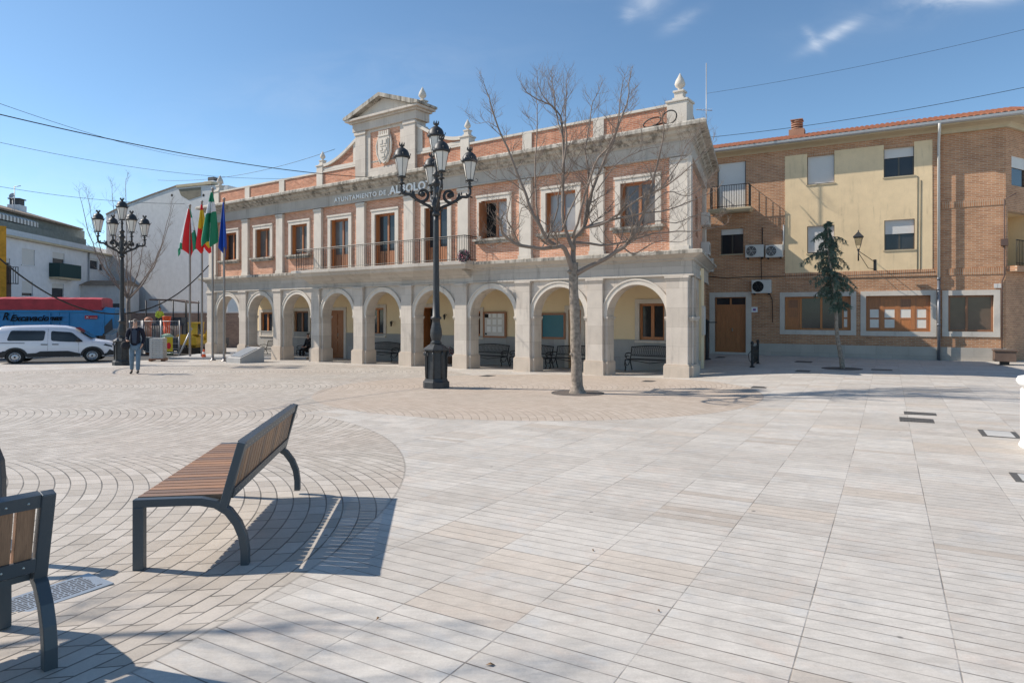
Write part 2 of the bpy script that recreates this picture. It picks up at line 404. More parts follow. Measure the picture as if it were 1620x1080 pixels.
MAT = {}
def M(k):
    if k in MAT: return MAT[k]
    d = MATS[k]; MAT[k] = d(); return MAT[k]
MATS = dict(
 ground=ground_mat,
 asphalt=lambda: plain('road_asphalt', (.075, .073, .07), .9, var=.3, sc=6, bmp=.3),
 brick=lambda: brickmat('warm_brick', (.64, .305, .185), (.47, .185, .105), (.64, .47, .36), ms=.011, stain=.4),
 brickold=lambda: brickmat('weathered_brick', (.56, .235, .135), (.38, .14, .08), (.50, .38, .29), stain=.45, darkspots=.5),
 brickr=lambda: brickmat('brown_brick', (.52, .265, .14), (.38, .175, .09), (.50, .37, .26), bw=.25, rh=.07, ms=.012, stain=.12),
 soldier=lambda: brickmat('upright_brick', (.52, .265, .14), (.38, .175, .09), (.50, .37, .26), bw=.25, rh=.07, ms=.012, stain=.12, soldier=True),
 brickwall=lambda: brickmat('rough_brick', (.30, .19, .14), (.20, .12, .09), (.30, .27, .23), stain=.3, darkspots=.4),
 stone=lambda: stone('pale_stone', (.585, .52, .45), .55, (1.1, .62)),
 stonepl=lambda: stone('plinth_stone', (.54, .455, .37), .4),
 frieze=lambda: stone('frieze_stone', (.50, .455, .40), .55, (1.3, .8)),
 cornice=lambda: stone('stained_stone', (.50, .455, .39), .85, (1.0, 2.0), dark=(.085, .078, .065), heavy=1.0),
 trim=lambda: stone('trim_stone', (.61, .55, .475), .4),
 cream=lambda: stone('cream_plaster', (.78, .60, .37), .6, dark=(.40, .31, .20)),
 arcwall=lambda: plain('yellow_plaster', (.80, .64, .41), .85, var=.08, sc=1.5),
 ceil=lambda: plain('white_ceiling', (.78, .74, .66), .85),
 wains=lambda: stone('grey_wainscot', (.40, .39, .37), .2, (1.2, .9)),
 wood=lambda: woodmat('orange_wood', (.50, .19, .06)),
 wooddk=lambda: woodmat('brown_wood', (.20, .075, .028)),
 slat=lambda: woodmat('slat_wood', (.35, .185, .095), .5, (4, 80, 4), .7),
 glass=lambda: glassmat('window_glass', (.03, .032, .036), .10),
 curt=lambda: glassmat('curtained_glass', (.13, .125, .12), .12),
 paleg=lambda: glassmat('light_curtained_glass', (.30, .295, .29), .2),
 iron=lambda: plain('black_iron', (.028, .027, .026), .5, .3, .3, 8),
 lampiron=lambda: plain('dark_lamp_iron', (.052, .054, .056), .5, .35, .35, 9, bmp=.2, bsc=60),
 lampglass=lambda: plain('frosted_lantern_glass', (.74, .70, .63), .3, var=.12, sc=5),
 frame=lambda: plain('bench_grey_metal', (.085, .100, .112), .42, .35, .12, 4, bmp=.06, bsc=300),
 bolt=lambda: plain('steel_bolt', (.5, .48, .42), .3, .9),
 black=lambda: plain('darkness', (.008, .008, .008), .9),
 bark=lambda: plain('tree_bark', (.25, .205, .165), .9, var=1.1, sc=14, bmp=1, bsc=26),
 twig=lambda: plain('twig_bark', (.24, .19, .155), .85, var=.4, sc=6),
 needle=lambda: plain('conifer_needles', (.085, .135, .105), .8, var=.7, sc=3),
 white=lambda: plain('white_letters', (.80, .80, .78), .5),
 shut=lambda: slats_mat('roller_shutter', (.66, .64, .60)),
 alu=lambda: plain('dark_window_metal', (.10, .09, .075), .4, .5),
 ac=lambda: plain('off_white_casing', (.60, .585, .54), .5),
 tile=lambda: plain('terracotta_tile', (.42, .175, .10), .85, var=.6, sc=6),
 beige=lambda: stone('beige_render', (.52, .43, .29), .15),
 pipe=lambda: plain('grey_pipe', (.42, .42, .42), .4, .3),
 whitewall=lambda: stone('white_render', (.72, .72, .73), .22, dark=(.35, .34, .32)),
 greywall=lambda: stone('grey_blank_render', (.64, .62, .60), .4, dark=(.36, .28, .25)),
 oldroof=lambda: plain('old_roof_tile', (.26, .195, .14), .9, var=.7, sc=5),
 darkgrey=lambda: plain('dark_grey', (.07, .07, .075), .7),
 carwhite=lambda: plain('white_car_paint', (.68, .69, .74), .25, var=.03, coat=.6),
 carblack=lambda: plain('black_car_plastic', (.022, .022, .025), .55),
 carglass=lambda: glassmat('car_glass', (.03, .035, .04), .05),
 tyre=lambda: plain('tyre_rubber', (.02, .02, .02), .8),
 rim=lambda: plain('steel_rim', (.5, .5, .52), .35, .6),
 redlamp=lambda: plain('red_lens', (.35, .02, .02), .2),
 tarp=lambda: plain('red_tarpaulin', (.42, .035, .045), .55, var=.5, sc=2.5, bmp=.6, bsc=3),
 blue=lambda: plain('blue_truck_paint', (.02, .22, .48), .35, var=.35, sc=1.5),
 skin=lambda: plain('skin', (.55, .33, .24), .6, var=.05),
 navy=lambda: plain('navy_cloth', (.012, .014, .028), .85, var=.4),
 tshirt=lambda: plain('slate_cloth', (.045, .06, .09), .85, var=.2),
 jeans=lambda: plain('pale_denim', (.15, .22, .29), .85, var=.35, sc=9),
 shoe=lambda: plain('dark_shoe', (.03, .028, .026), .6),
 hair=lambda: plain('greying_hair', (.16, .13, .11), .8),
 darkcloth=lambda: plain('black_cloth', (.02, .02, .024), .85),
 hivis=lambda: plain('yellow_vest', (.62, .72, .08), .7),
 orange=lambda: plain('orange_plastic', (.75, .10, .025), .5),
 yellow=lambda: plain('machine_yellow', (.62, .40, .035), .5, var=.4),
 ochre=lambda: plain('ochre_wall', (.62, .30, .03), .8, var=.6, sc=3),
 green=lambda: plain('flag_green', (.02, .24, .12), .75, var=.1),
 fwhite=lambda: plain('flag_white', (.75, .75, .74), .75, var=.05),
 fred=lambda: plain('flag_red', (.78, .03, .035), .75, var=.1),
 fyellow=lambda: plain('flag_yellow', (.78, .50, .03), .75, var=.1),
 fblue=lambda: plain('flag_blue', (.015, .08, .42), .75, var=.1),
 pole=lambda: plain('flagpole_metal', (.28, .25, .23), .4, .6),
 monu=lambda: stone('granite_block', (.42, .405, .385), .1),
 whitestone=lambda: stone('white_marble', (.78, .76, .73), .05),
 grate=lambda: plain('cast_grate', (.11, .105, .098), .7, .3, .5, 20),
 soil=lambda: plain('tree_pit_soil', (.12, .10, .085), .95, var=.5, sc=12, bmp=.6),
 plate=lambda: plain('steel_plaque', (.34, .36, .38), .35, .4),
 teal=lambda: plain('teal_board', (.015, .13, .17), .3, var=.1),
 paper=lambda: plain('notice_paper', (.62, .60, .56), .8),
 rust=lambda: plain('brown_planter', (.15, .10, .075), .8, var=.4),
 concrete=lambda: stone('pale_concrete', (.46, .45, .43), .2),
 panel=lambda: plain('green_grey_panel', (.20, .22, .20), .7, var=.4),
 awning=lambda: striped('striped_awning', (.72, .70, .66), (.25, .24, .22)),
 netting=lambda: plain('dark_balcony_screen', (.022, .055, .055), .8),
 cloth2=lambda: plain('pale_cloth', (.6, .58, .56), .8),
 leaf=lambda: plain('dry_leaf', (.22, .12, .05), .8),
 pink=lambda: plain('pink_flowers', (.42, .10, .16), .8, var=.8, sc=25),
)
def slats_mat(name, c):
    m, nt, bs = newmat(name); x, y, z = xyz(nt, objvec(nt))
    f = (z/.05).fract(); k = f.step(0, .25)*.25+.75
    nt.links.new(mulc(nt, tuple(c), k*((noise(nt, objvec(nt), 2, 5)-.5)*.12+1)), bs.inputs['Base Color']); bs.inputs['Roughness'].default_value = .55
    bump(nt, bs, f.step(0, .3), .4, .006); return m
def striped(name, c1, c2):
    m, nt, bs = newmat(name); x, y, z = xyz(nt, objvec(nt))
    nt.links.new(mixc(nt, ((x/.45).fract()).lt(.5), c1, c2), bs.inputs['Base Color']); bs.inputs['Roughness'].default_value = .8; return m

# ------------------------------------------------------------------ ground
def build_ground():
    def axis(lo, hi, a, b, st):
        L = [lo, lo*.6, lo*.3]+[a+st*i for i in range(int((b-a)/st)+1)]+[hi*.3, hi*.6, hi]
        return sorted(set(L))
    xs = axis(-400, 400, -46, 30, .5); ys = axis(-300, 500, -20, 60, 1.0)
    mb = MB(); vs = [(x, y, G(x, y)) for y in ys for x in xs]; n = len(xs)
    fs = [(j*n+i, j*n+i+1, (j+1)*n+i+1, (j+1)*n+i) for j in range(len(ys)-1) for i in range(n-1)]
    mb.add(vs, fs, 0, True); tag(mb.build('ground', M('ground')), 'pale stone paving of the plaza with sawn slabs and curved sett courses', 'ground', kind='structure')
    # road beyond the plaza on the left, a hair above the sheet
    mb = MB(); a = Vector((-60, 16.5)); d = Vector((.906, .4226)); nn = Vector((-.4226, .906)); vs = []; fs = []
    o0 = Vector((-25.5, 29.0)); N = 40
    for i in range(N+1):
        for j in range(9):
            p = o0+d*(i*1.0-28)+nn*(j*1.2); vs.append((p.x, p.y, G(p.x, p.y)+.006))
    for i in range(N):
        for j in range(8): fs.append((i*9+j, i*9+9+j, i*9+10+j, i*9+j+1))
    mb.add(vs, fs); tag(mb.build('road', M('asphalt')), 'grey asphalt road behind the plaza under the parked van', 'road', kind='structure')
build_ground()

# ------------------------------------------------------------------ town hall
TX = Vector((.82, -.572, 0)); TN = Vector((.572, .82, 0)); TP = Vector((4.89, 21.0, 0))
TH = empty('town_hall', (TP.x, TP.y, -.42), atan2(-.572, .82), 'two storey brick town hall with a stone arcade of nine arches and a crested pediment', 'building')
TH['zoff'] = -.42
def ts(u, T=0.0):                                  # facade coordinate x (=-s) on the plane T metres behind the front
    k = (u-CU)/F; return -((4.89+.572*T)-k*(21+.82*T))/(.82+.572*k)
def tz(u, v, T=0.0):
    d = 21+.82*T-.572*ts(u, T); return H+(CV-v)/F*d
SA, SB = -26.95, .90                               # x of the two ends
SL = (-.2415, .970)
BAY = [-.97-3*i for i in range(9)]
PIL = [-2.47-3*i for i in range(8)]
side_xf = Matrix.Translation((SB, .12, 0)) @ Matrix.Rotation(atan2(SL[1], SL[0]), 4, 'Z')
path = [(SA, 8.0), (SA, .12), (SB, .12), (SB+SL[0]*6.8, .12+SL[1]*6.8)]
Z0 = -1.2
def town_hall():
    st, pl, co, fr, br, bo, tr = M('stone'), M('stonepl'), M('cornice'), M('frieze'), M('brick'), M('brickold'), M('trim')
    # arcade wall
    mb = MB()
    edges = [SB]+PIL+[SA]
    for i, c in enumerate(BAY): arched(mb, edges[i+1], edges[i], Z0, 2.95, .12, .62, c, 1.07, 1.57)
    mb.xf = side_xf
    arched(mb, .15, 3.6, Z0, 2.95, 0, .5, 1.75, .92, 1.60)
    mb.build('arcade_wall', st, TH)
    for i, c in enumerate(PIL+[SB-.42, SA+.42]):   # piers: pilaster, plinth, impost, capital
        mb = MB(); w = .30 if i < 8 else .36
        mb.box(c-w, c+w, 0, .118, .02, 2.80)
        mb.box(c-w-.05, c+w+.05, -.05, .118, 2.80, 2.88); mb.box(c-w-.02, c+w+.02, -.025, .118, 2.74, 2.797)
        mb.build('pilaster', st, TH, .008)
        mb = MB(); a, b = (c-.47, c+.47) if i < 8 else ((c-.52, c+.45) if i == 9 else (c-.45, c+.52))
        mb.box(c-w-.07, c+w+.07, -.075, .2, Z0, .0); mb.box(c-w-.04, c+w+.04, -.04, .2, .0, .05)
        mb.box(a, b, .05, .68, Z0, .002); mb.box(a+.02, b-.02, .085, .65, .002, .045)
        mb.build('plinth', pl, TH, .008)
        mb = MB(); mb.box(a, c-w-.001, .06, .67, 1.50, 1.57); mb.box(c+w+.001, b, .06, .67, 1.50, 1.57)
        mb.box(a+.02, c-w-.001, .085, .65, 1.44, 1.497); mb.box(c+w+.001, b-.02, .085, .65, 1.44, 1.497)
        mb.build('impost', st, TH, .006)
    mb = MB(side_xf)
    mb.box(-.05, .75, -.075, .1, Z0, .0); mb.box(2.75, 3.65, -.075, .1, Z0, .0); mb.box(.05, .72, -.05, .001, .0, 2.85); mb.box(2.9, 3.55, -.05, .001, .0, 2.85)
    mb.box(.72, .83, -.04, .5, 1.47, 1.58); mb.box(2.67, 2.9, -.04, .5, 1.47, 1.58)
    mb.build('side_pilaster', st, TH, .008)
    for c in BAY:
        mb = MB(); n = 26
        for r0, r1, y in ((1.07, 1.22, .07), (1.22, 1.27, .045)):
            for i in range(n):
                t0, t1 = pi*i/n, pi*(i+1)/n
                q = [(c-r*cos(t), 1.57+r*sin(t)) for r, t in ((r0, t0), (r1, t0), (r1, t1), (r0, t1))]
                mb.prism(q, y, .119)
        mb.build('archivolt', tr, TH)
    # spandrel panels between the pilasters
    # first cornice
    mb = MB(); sweep(mb, [(-.3, 2.88), (.09, 2.88), (.09, 2.93), (.05, 2.96), (.05, 3.36), (.12, 3.40), (.12, 3.44), (.22, 3.50), (.33, 3.56), (.36, 3.57), (.36, 3.66), (.30, 3.69), (-.3, 3.69)], path)
    mb.build('arcade_cornice', fr, TH)
    mb = MB(); sweep(mb, [(.361, 3.565), (.385, 3.565), (.385, 3.665), (.30, 3.70), (-.3, 3.70), (-.3, 3.692), (.30, 3.692), (.361, 3.662)], path); mb.build('cornice_edge', co, TH)
    # upper wall
    holes = []
    for i, c in enumerate(BAY):
        holes.append((c-.63, c+.63, 3.72 if i in (3, 4, 5) else 4.62, 6.10))
    mb = MB(); holed(mb, SA+.1, SB-.12, 3.69, 6.78, .27, .62, holes)
    mb.xf = side_xf; holed(mb, .32, 6.7, 3.69, 6.78, .13, .5, [(3.0, 4.0, 4.5, 6.0)])
    mb.build('brick_wall', br, TH)
    mb = MB(side_xf); holed(mb, 3.6, 6.7, Z0, 2.95, .05, .5, [(4.4, 5.4, .2, 2.0)]); mb.build('side_wall', M('brickr'), TH)
    for c in PIL+[SB-.36, SA+.36]:
        hw = .27 if c in PIL else .36
        MB().box(c-hw, c+hw, .13, .269, 3.70, 6.72).box(c-.30, c+.30, .10, .27, 6.60, 6.70).box(c-.30, c+.30, .105, .269, 3.70, 3.86).build('upper_pilaster', tr, TH, .006)
    mb = MB(side_xf); mb.box(.02, .55, .0, .129, 3.70, 6.74); mb.box(6.0, 6.5, .0, .129, 3.70, 6.74); mb.build('upper_pilaster', tr, TH, .006)
    mb = MB(); sweep(mb, [(-.4, 6.74), (.02, 6.74), (.02, 6.80), (.0, 6.82), (.0, 7.24), (.06, 7.28), (-.4, 7.28)], path); mb.build('frieze', fr, TH)
    mb = MB(); sweep(mb, [(-.4, 7.281), (.08, 7.281), (.14, 7.36), (.26, 7.42), (.30, 7.50), (.46, 7.53), (.50, 7.55), (.50, 7.64), (.44, 7.70), (-.4, 7.72)], path); mb.build('roof_cornice', co, TH)
    # parapet
    pp = [(SA+.15, 6.5), (SA+.15, .32), (SB-.2, .32), (SB-.2+SL[0]*6.3, .32+SL[1]*6.3)]
    mb = MB(); sweep(mb, [(.03, 7.70), (.03, 7.86), (.0, 7.88), (-.35, 7.88), (-.35, 7.70)], pp)
    sweep(mb, [(.05, 8.45), (.05, 8.53), (-.38, 8.55), (-.38, 8.45)], pp); mb.build('parapet_coping', tr, TH)
    mb = MB(); sweep(mb, [(0, 7.881), (0, 8.449), (-.3, 8.449), (-.3, 7.881)], pp); mb.build('parapet_brick', bo, TH)
    for c in PIL[:2]+[PIL[2]]+PIL[5:]: 
        if c in (PIL[3], PIL[4]): continue
        MB().box(c-.21, c+.21, .275, .34, 7.862, 8.449).build('parapet_pier', tr, TH)
    # roof behind the parapet
    MB().prism([(SA+.3, .6), (SB-.5, .6), (SB-2.3, 8), (SA+.3, 8)], 7.75, 7.85, ax='z').build('roof', M('oldroof'), TH)
    MB().prism([(SA+.02, 3.85), (-.9, 3.85), (-2.2, 8.9), (SA+.02, 8.9)], Z0, 7.68, ax='z').build('rear_block', M('greywall'), TH)
    # corner piers with finials
    def finial(x, y, z, s=1.0, name='finial'):
        mb = MB(); mb.box(x-.2*s, x+.2*s, y-.2*s, y+.2*s, z, z+.10*s); mb.box(x-.15*s, x+.15*s, y-.15*s, y+.15*s, z+.1*s, z+.30*s); mb.box(x-.19*s, x+.19*s, y-.19*s, y+.19*s, z+.30*s, z+.36*s)
        mb.lathe(x, y, [(.09*s, z+.36*s), (.06*s, z+.42*s), (.07*s, z+.45*s), (.16*s, z+.53*s), (.185*s, z+.60*s), (.15*s, z+.72*s), (.07*s, z+.86*s), (.01, z+.98*s)], 12)
        return mb.build(name, tr, TH)
    for x, zt in ((SB-.52, 8.62), (SA+.45, 8.58)):
        o = MB().box(x-.34, x+.34, .26, .85, 7.862, zt-.07).box(x-.38, x+.38, .22, .89, zt-.07, zt).build('corner_pier', tr, TH, .01)
        finial(x, .55, zt, .95)
    for x in (PIL[2], PIL[5]):
        MB().box(x-.22, x+.22, .25, .65, 7.862, 8.78).box(x-.26, x+.26, .21, .69, 8.78, 8.84).build('parapet_pier', tr, TH, .008)
        finial(x, .45, 8.84, .72)
    # central block
    cx = -12.97
    mb = MB(); holed(mb, cx-1.85, cx+1.85, 7.71, 9.95, .22, .85, [(cx-.93, cx+.93, 8.2, 9.82)])
    for sgn in (-1, 1):
        a, b = sorted((cx+sgn*1.86, cx+sgn*1.20)); mb.box(a, b, .16, .22, 7.72, 9.80); mb.box(a-.04, b+.04, .12, .22, 9.80, 9.94)
    mb.build('crest_block', st, TH)
    MB().box(cx-.93, cx+.93, .27, .5, 8.2, 9.82).build('brick_panel', br, TH)
    mb = MB(); mb.box(cx-1.98, cx+1.98, .10, .95, 9.951, 10.32); mb.box(cx-2.10, cx+2.10, 0, 1.0, 10.32, 10.40); mb.box(cx-2.25, cx+2.25, -.14, 1.05, 10.40, 10.50)
    mb.build('entablature', st, TH, .01)
    za, zb = 10.50, 11.36
    mb = MB(); mb.prism([(cx-2.1, za), (cx+2.1, za), (cx, zb-.18)], .12, .95)
    mb.build('tympanum', tr, TH)
    for sgn in (-1, 1):
        q = [(cx+sgn*2.32, za), (cx+sgn*2.32, za+.10), (cx, zb), (cx, zb-.16), (cx+sgn*2.0, za)]
        MB().prism(q, -.18, 1.08).build('raking_cornice', co, TH)
    for sgn in (-1, 1): finial(cx+sgn*1.75, .75, 10.56, .95)
    # curved wings
    for sgn, px in ((1, PIL[2]), (-1, PIL[5])):
        x0 = cx+sgn*1.86; x1 = px-sgn*.22; pts = []
        for i in range(13):
            t = i/12; x = x0+(x1-x0)*t; z = 8.86+(9.80-8.86)*(1-sin(t*pi/2))**1.0*(1-.0*t); pts.append((x, z))
        lo = [(x, z) for x, z in pts]
        MB().prism([(x0, 8.551)]+[(x, z-.13) for x, z in lo if z-.13 > 8.551]+[(lo[-1][0], 8.551)], .34, .62).build('wing_brick', bo, TH)
        mb = MB()
        for i in range(12):
            (a, b), (c, d) = lo[i], lo[i+1]; mb.prism([(a, b-.14), (c, d-.14), (c, d), (a, b)], .24, .68)
        a, b = sorted((x0, x0+sgn*.30)); mb.box(a, b, .30, .66, 8.55, 9.66)
        a, b = sorted((x0+sgn*.3, x1)); mb.box(a, b, .30, .66, 8.551, 8.68)
        mb.build('wing_coping', tr, TH)
    # coat of arms
    mb = MB(); sh = [(-.34, .55), (-.34, -.1), (-.28, -.38), (-.14, -.56), (0, -.64), (.14, -.56), (.28, -.38), (.34, -.1), (.34, .55)]
    z = 8.95; mb.prism([(cx+a, z+b) for a, b in sh], .13, .27)
    mb.prism([(cx+a*.78, z+.02+b*.8) for a, b in sh], .10, .131)
    for (a, b, w, h) in ((-.12, .30, .16, .20), (.13, .30, .16, .20), (-.12, -.02, .16, .14), (.13, -.02, .16, .14), (0, -.3, .20, .16), (0, .12, .36, .035), (0, -.15, .30, .035)): mb.box(cx+a-w/2, cx+a+w/2, .075, .101, z+b-h/2, z+b+h/2)
    for a in (-.26, -.13, 0, .13, .26): mb.box(cx+a-.045, cx+a+.045, .12, .25, z+.62, z+.80)
    mb.box(cx-.33, cx+.33, .10, .265, z+.55, z+.63)
    for a in (-1, 1): mb.tube([(cx+a*.36, .2, z+.55), (cx+a*.46, .17, z+.2), (cx+a*.42, .17, z-.2), (cx+a*.2, .17, z-.62)], .05, 6)
    mb.build('coat_of_arms', tr, TH, .008)
    # name in raised letters along the frieze
    text_mesh('AYUNTAMIENTO DE', 3.42, .21, .03, 'lettering', M('white'), TH, (-16.18, .085, 6.89), (pi/2, 0, 0), space=1.2, bold=.022)
    text_mesh('ALBOLOTE', 2.72, .36, .05, 'lettering', M('white'), TH, (-12.5, .055, 6.86), (pi/2, 0, 0), space=1.1, bold=.03)
    MB().box(-12.62, -12.56, .06, .11, 6.84, 6.88).build('lettering_dot', M('white'), TH)
    # upper windows and balcony doors
    for i, c in enumerate(BAY):
        door = i in (3, 4, 5); z0 = 3.72 if door else 4.62; z1 = 6.10
        wn = MB()
        f = .07; y0, y1 = .44, .52
        wn.box(c-.63, c-.63+f, y0, y1, z0, z1); wn.box(c+.63-f, c+.63, y0, y1, z0, z1); wn.box(c-.63+f, c+.63-f, y0, y1, z1-f, z1); wn.box(c-.63+f, c+.63-f, y0, y1, z0, z0+f)
        wn.box(c-.05, c+.05, y0-.01, y1, z0+f, z1-f)
        if door: wn.box(c-.63+f, c+.63-f, y0, y1-.01, z0+f, z0+.75); wn.box(c-.5, c-.12, y0-.02, y0, z0+.2, z0+.62); wn.box(c+.12, c+.5, y0-.02, y0, z0+.2, z0+.62)
        w = wn.build('balcony_door' if door else 'window', M('wood'), TH)
        def sub(mb, nm, mt):
            o = mb.build(nm, mt, w); return o
        pm = [M('curt'), M('paleg'), M('curt'), M('glass'), M('glass'), M('curt'), M('curt'), M('curt'), M('glass')][i]
        lo = z0+.75 if door else z0+f
        for a, b, nm in ((c-.56, c-.05, 'pane'), (c+.05, c+.56, 'pane')):
            mt = pm
            if i == 2: mt = M('black') if a < c-.3 else M('paleg')
            sub(MB().box(a, b, .47, .49, lo, z1-f), nm, mt)
        m2 = MB(); e = .20
        m2.box(c-.63-e, c-.63, .19, .30, z0 if door else z0-.02, z1); m2.box(c+.63, c+.63+e, .19, .30, z0 if door else z0-.02, z1); m2.box(c-.63-e, c+.63+e, .19, .30, z1, z1+e)
        m2.box(c-.63-e-.03, c+.63+e+.03, .16, .19, z1+e-.05, z1+e+.03)
        sub(m2, 'surround', tr)
        sh = MB(); sh.box(c-.628, c-.60, .29, .44, z0, z1); sh.box(c+.60, c+.628, .29, .44, z0, z1); sub(sh, 'wooden_lining', M('wood'))
        if not door:
            s2 = MB(); s2.box(c-.95, c+.95, .04, .30, z0-.10, z0-.021); s2.box(c-.88, c+.88, .12, .27, z0-.20, z0-.10); sub(s2, 'sill', co)
        if i == 2:
            sub(MB().prism([(-0, 0), (.03, 0), (.03, .5), (0, .5)], z0+.08, z1-.08, ax='z'), 'open_casement', M('wood')).location += Vector((c-.57, -.02, 0))
    # balcony
    b0, b1 = -18.15, -7.75
    bp = [(b0, .10), (b0, -.62), (b1, -.62), (b1, .10)]
    mb = MB(); sweep(mb, [(-.06, 3.40), (.0, 3.44), (.03, 3.50), (.10, 3.57), (.14, 3.58), (.14, 3.70), (-.02, 3.73), (-.06, 3.73)], bp)
    mb.box(b0+.061, b1-.061, -.56, .10, 3.42, 3.728)
    mb.prism([(.115, 3.05), (.115, 3.40), (-.55, 3.40), (-.30, 3.32), (-.05, 3.16)], b0+.25, b1-.25, ax='x')
    bal = mb.build('balcony', fr, TH)
    rl = MB(); rr = [(b0+.05, .20), (b0+.05, -.58), (b1-.05, -.58), (b1-.05, .20)]
    for z, r in ((4.70, .022), (4.63, .012), (3.80, .014)):
        rl.tube([(x, y, z) for x, y in rr], r, 5, smooth=False)
    n = int((b1-b0)/.125)
    for k in range(n+1):
        x = b0+.05+(b1-b0-.1)*k/n; rl.tube([(x, -.58, 3.73), (x, -.58, 4.70)], .0095 if k % 16 else .02, 4, smooth=False)
    for x in (b0+.05, b1-.05):
        for k in range(1, 6): rl.tube([(x, -.58+.13*k, 3.73), (x, -.58+.13*k, 4.70)], .0095, 4, smooth=False)
    rl.build('railing', M('iron'), bal)
    # flower ball hanging at the balcony corner
    # arcade back wall, floor is the plaza
    T = 2.9
    ops = []                                       # u0, u1, v0, v1, kind
    spec = [(1012, 1052, 480, 539, 'win'), (748, 761, 492, 533, 'win'), (663, 690, 486, 568, 'open'), (586, 608, 487, 531, 'win'),
            (519, 545, 491, 567, 'door'), (466, 489, 492, 532, 'win'), (414, 432, 494, 530, 'win'), (900, 920, 490, 568, 'door')]
    hl = []
    for u0, u1, v0, v1, kd in spec:
        x0, x1 = ts(u0, T), ts(u1, T); um = (u0+u1)/2
        z1, z0 = tz(um, v0, T), tz(um, v1, T)
        if kd in ('open', 'door'): z0 = -1.0
        hl.append((x0, x1, z0, z1, kd))
    mb = MB(); holed(mb, -26.6, SB-.6, Z0, 3.3, T, T+.3, [h[:4] for h in hl]); mb.build('arcade_back_wall', M('arcwall'), TH)
    wb = MB(); cuts = sorted([h[:4] for h in hl if h[4] in ('open', 'door')]); xx = -26.6
    for h in cuts+[(SB-.6, 0, 0, 0)]:
        wb.box(xx, h[0]-.18, T-.04, T-.002, Z0, .62); wb.box(xx, h[0]-.18, T-.06, T-.002, .62, .68); xx = h[1]+.18
    wb.build('wainscot', M('wains'), TH)
    MB().box(-26.6, SB-.62, .63, T+.2, 3.05, 3.2).build('arcade_ceiling', M('ceil'), TH)
    for x0, x1, z0, z1, kd in hl:
        w = MB(); e = .17
        m2 = MB(); m2.box(x0-e, x0, T-.06, T+.05, z0, z1); m2.box(x1, x1+e, T-.06, T+.05, z0, z1); m2.box(x0-e, x1+e, T-.06, T+.05, z1, z1+e)
        if kd == 'win':
            m2.box(x0-e, x1+e, T-.10, T+.05, z0-.08, z0)
            f = .09; c = (x0+x1)/2
            w.box(x0, x0+f, T+.05, T+.14, z0, z1); w.box(x1-f, x1, T+.05, T+.14, z0, z1); w.box(x0+f, x1-f, T+.05, T+.14, z1-f, z1); w.box(x0+f, x1-f, T+.05, T+.14, z0, z0+f*1.6)
            w.box(c-.06, c+.06, T+.045, T+.13, z0+f, z1-f)
            o = w.build('arcade_window', M('wood'), TH); MB().box(x0+f, x1-f, T+.09, T+.11, z0+f, z1-f).build('pane', M('glass'), o)
        elif kd == 'door':
            c = (x0+x1)/2; w.box(x0, x1, T+.15, T+.22, z0, z1)
            for a, b in ((x0+.1, c-.05), (c+.05, x1-.1)):
                for q in range(3): zz = -.45+q*(z1+.35)/3; w.box(a, b, T+.12, T+.15, zz+.05, zz+(z1+.35)/3-.08)
            o = w.build('arcade_door', M('wood'), TH); MB().tube([(c+.03, T+.1, .45), (c+.03, T+.1, .65)], .02, 6).build('handle', M('bolt'), o)
        else:
            w.box(x0, x0+.28, T+.0, T+.5, z0, z1); w.box(x1-.04, x1, T, T+.5, z0, z1); w.box(x0, x1, T, T+.4, z1-.05, z1)
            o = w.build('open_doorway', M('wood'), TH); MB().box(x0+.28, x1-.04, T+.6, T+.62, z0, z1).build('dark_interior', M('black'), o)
        m2.build('surround', tr, o)
    # boards on the back wall are hung things, built below
town_hall()
def tw(x, y, z): # town-hall local to world
    return TP+TX*x+TN*y+Vector((0, 0, z))
TROT = atan2(-.572, .82)

def boards():
    T = 2.9
    for u0, u1, v0, v1, mt, lab, nm in ((766, 802, 493, 534, 'paper', 'wood framed notice board with white papers on the arcade wall', 'notice_board'), (857, 896, 495, 536, 'teal', 'wood framed board with a dark teal sheet on the arcade wall', 'notice_board')):
        x0, x1 = ts(u0, T), ts(u1, T); um = (u0+u1)/2; z0, z1 = tz(um, v1, T), tz(um, v0, T)
        r = empty(nm, tw((x0+x1)/2, T-.1, z0), TROT, lab, 'notice board')
        w, h = (x1-x0)/2, z1-z0
        MB().box(-w, w, .0, .08, 0, .08).box(-w, w, 0, .08, h-.08, h).box(-w, -w+.08, 0, .08, .08, h-.08).box(w-.08, w, 0, .08, .08, h-.08).build('frame', M('wood'), r)
        MB().box(-w+.08, w-.08, .03, .06, .08, h-.08).build('panel', M(mt), r)
        if mt == 'paper':
            mb = MB()
            for k in range(9): a = -w+.22+(k % 3)*.30; b = .25+(k//3)*.32; mb.box(a, a+.2, .02, .0295, b, b+.24)
            mb.build('posted_sheets', M('white'), r)
            MB().box(-w+.1, -w+.3, .015, .028, h-.26, h-.1).box(-w+.12, -w+.2, .015, .028, .12, .2).build('black_note', M('black'), r)
    # wall lanterns by the entrance
    for u, v, lab in ((707, 498, 'small black wall lantern right of the open dark doorway'), (623, 509, 'small black wall lantern right of the window beside the entrance')):
        x = ts(u, T); z = tz(u, v, T); r = empty('wall_lantern', tw(x, T-.02, z), TROT, lab, 'lantern')
        MB().tube([(0, 0, 0), (0, -.12, .05), (0, -.16, 0)], .014, 5).lathe(0, -.16, [(.03, -.22), (.06, -.05), (.08, -.03), (.02, .03)], 6).build('bracket', M('iron'), r)
boards()

